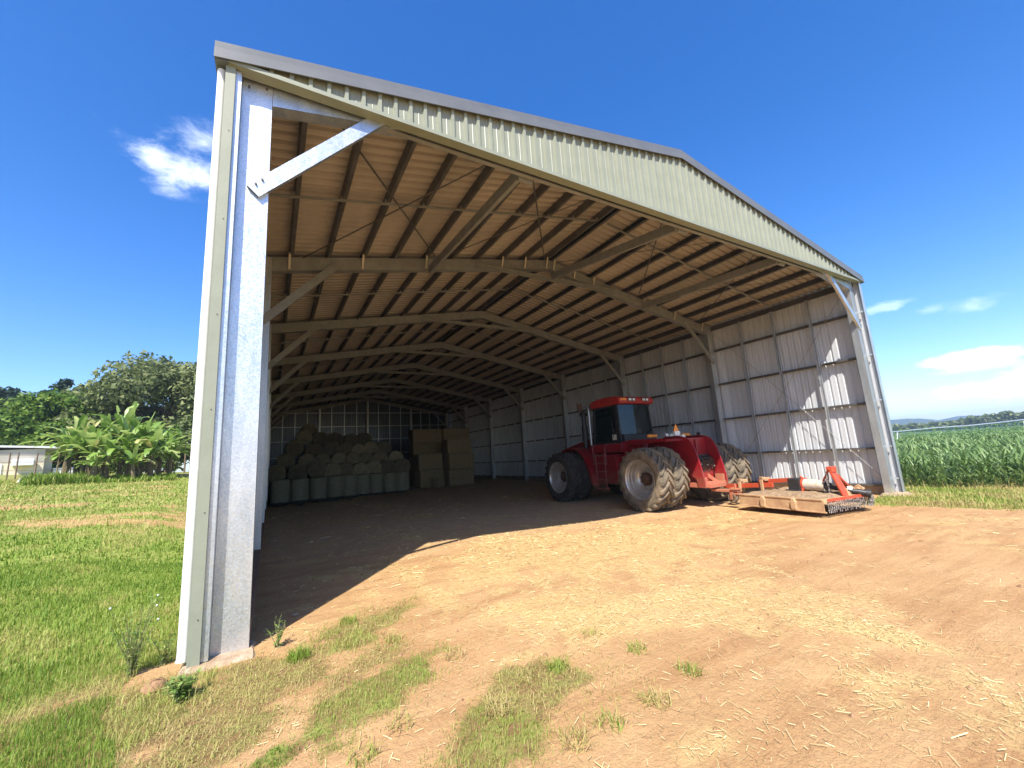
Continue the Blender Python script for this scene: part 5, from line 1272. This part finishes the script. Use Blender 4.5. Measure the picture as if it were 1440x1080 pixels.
fine_n = N.new('ShaderNodeTexNoise'); fine_n.inputs['Scale'].default_value = 20; fine_n.inputs['Detail'].default_value = 8; fine_n.inputs['Roughness'].default_value = .65; fine_n.inputs['Distortion'].default_value = .25; Lk.new(mpg.outputs[0], fine_n.inputs['Vector'])
col = hs.outputs[0]
def cloud(px, py, rx, ry, dens, soft, ctype, rough=1.0, fine=False, rot=0):
    """one cloud at a compass direction: an ellipse in the sky broken up by noise"""
    global col
    d = ray(px, py).normalized(); up = Vector((0, 0, 1)); r = d.cross(up).normalized(); u = r.cross(d)
    c, s = math.cos(rot), math.sin(rot); r, u = r * c + u * s, u * c - r * s
    rad = lambda p: p / FPX
    dd = mth('MAXIMUM', dot(d), .05); a = mth('DIVIDE', dot(r / rad(rx)), dd); b = mth('DIVIDE', dot(u / rad(ry)), dd)
    e = mth('SQRT', mth('ADD', mth('MULTIPLY', a, a), mth('MULTIPLY', b, b)))
    nz = (fine_n if fine else cloud_n).outputs['Fac']
    f = mth('SUBTRACT', mth('ADD', mth('SUBTRACT', 1.0, e), mth('MULTIPLY', mth('SUBTRACT', nz, .5), 3.2 * rough)), 0)
    mr = N.new('ShaderNodeMapRange'); mr.interpolation_type = 'SMOOTHSTEP'; mr.inputs[1].default_value = 0; mr.inputs[2].default_value = soft; mr.inputs[3].default_value = 0; mr.inputs[4].default_value = dens; Lk.new(f, mr.inputs[0])
    front = N.new('ShaderNodeMath'); front.operation = 'GREATER_THAN'; Lk.new(dot(d), front.inputs[0]); front.inputs[1].default_value = .1
    fac = mth('MULTIPLY', mr.outputs[0], front.outputs[0])
    mx = N.new('ShaderNodeMix'); mx.data_type = 'RGBA'; Lk.new(fac, mx.inputs['Factor']); Lk.new(col, mx.inputs['A']); mx.inputs['B'].default_value = (*ctype, 1); col = mx.outputs['Result']
CW = (9.0, 9.2, 9.4); CG = (6.2, 6.8, 7.8)
CV = (5.6, 6.3, 6.7)
cloud(1350, 600, 300, 46, .6, 1.5, CV, .1)
cloud(1430, 545, 90, 14, .45, 1.5, CV, .4)
cloud(1400, 542, 42, 8, .55, .5, CG, 1.0, True)
cloud(1435, 540, 30, 16, .6, .5, CG, .9, True)
cloud(1345, 548, 22, 7, .35, .5, CG, .9, True)
CL = (6.0, 6.4, 6.9)
cloud(1385, 516, 50, 5, .4, .8, CG, .3, True)
cloud(1372, 504, 46, 11, .95, .5, CL, .4, True)
cloud(1370, 430, 22, 9, .3, 1.2, CL, .7, True)
cloud(1305, 436, 15, 6, .25, 1.2, CL, .7, True)
cloud(1240, 432, 30, 6, .2, .8, CW, .9, True)
CL = (6.0, 6.4, 6.9)
cloud(262, 240, 52, 24, 1.0, 1.3, CL, .5, True, -.05)
cloud(218, 226, 42, 18, .55, 1.7, CL, .75, True, -.4)
cloud(285, 200, 40, 20, .55, 1.8, CL, .9, True, .3)
cloud(240, 268, 30, 8, .3, 1.6, CL, .8, True)
cloud(18, 579, 22, 10, .8, .6, CW, .6, True)
cloud(8, 556, 18, 5, .6, .6, CW, .6, True)
cloud(147, 551, 15, 4, .6, .5, CW, .5, True)
Lk.new(col, bg.inputs['Color']); bg.inputs['Strength'].default_value = .15
cam = bpy.data.cameras.new('camera'); cam.sensor_width = 36; cam.sensor_fit = 'HORIZONTAL'; cam.lens = FPX / 1440 * 36; cam.clip_start = .05; cam.clip_end = 6000
co = bpy.data.objects.new('camera', cam); COL.objects.link(co)
co.matrix_world = Matrix(((CR.x, CU.x, -CF.x, CAM_C.x), (CR.y, CU.y, -CF.y, CAM_C.y), (CR.z, CU.z, -CF.z, CAM_C.z), (0, 0, 0, 1)))
SC.camera = co
vs = SC.view_settings; vs.view_transform = 'Standard'; vs.look = 'None'; vs.exposure = 1.0; vs.gamma = 1; vs.use_curve_mapping = False
SC.cycles.max_bounces = 10; SC.cycles.diffuse_bounces = 3; SC.cycles.glossy_bounces = 4; SC.cycles.transparent_max_bounces = 12; SC.cycles.use_denoising = True
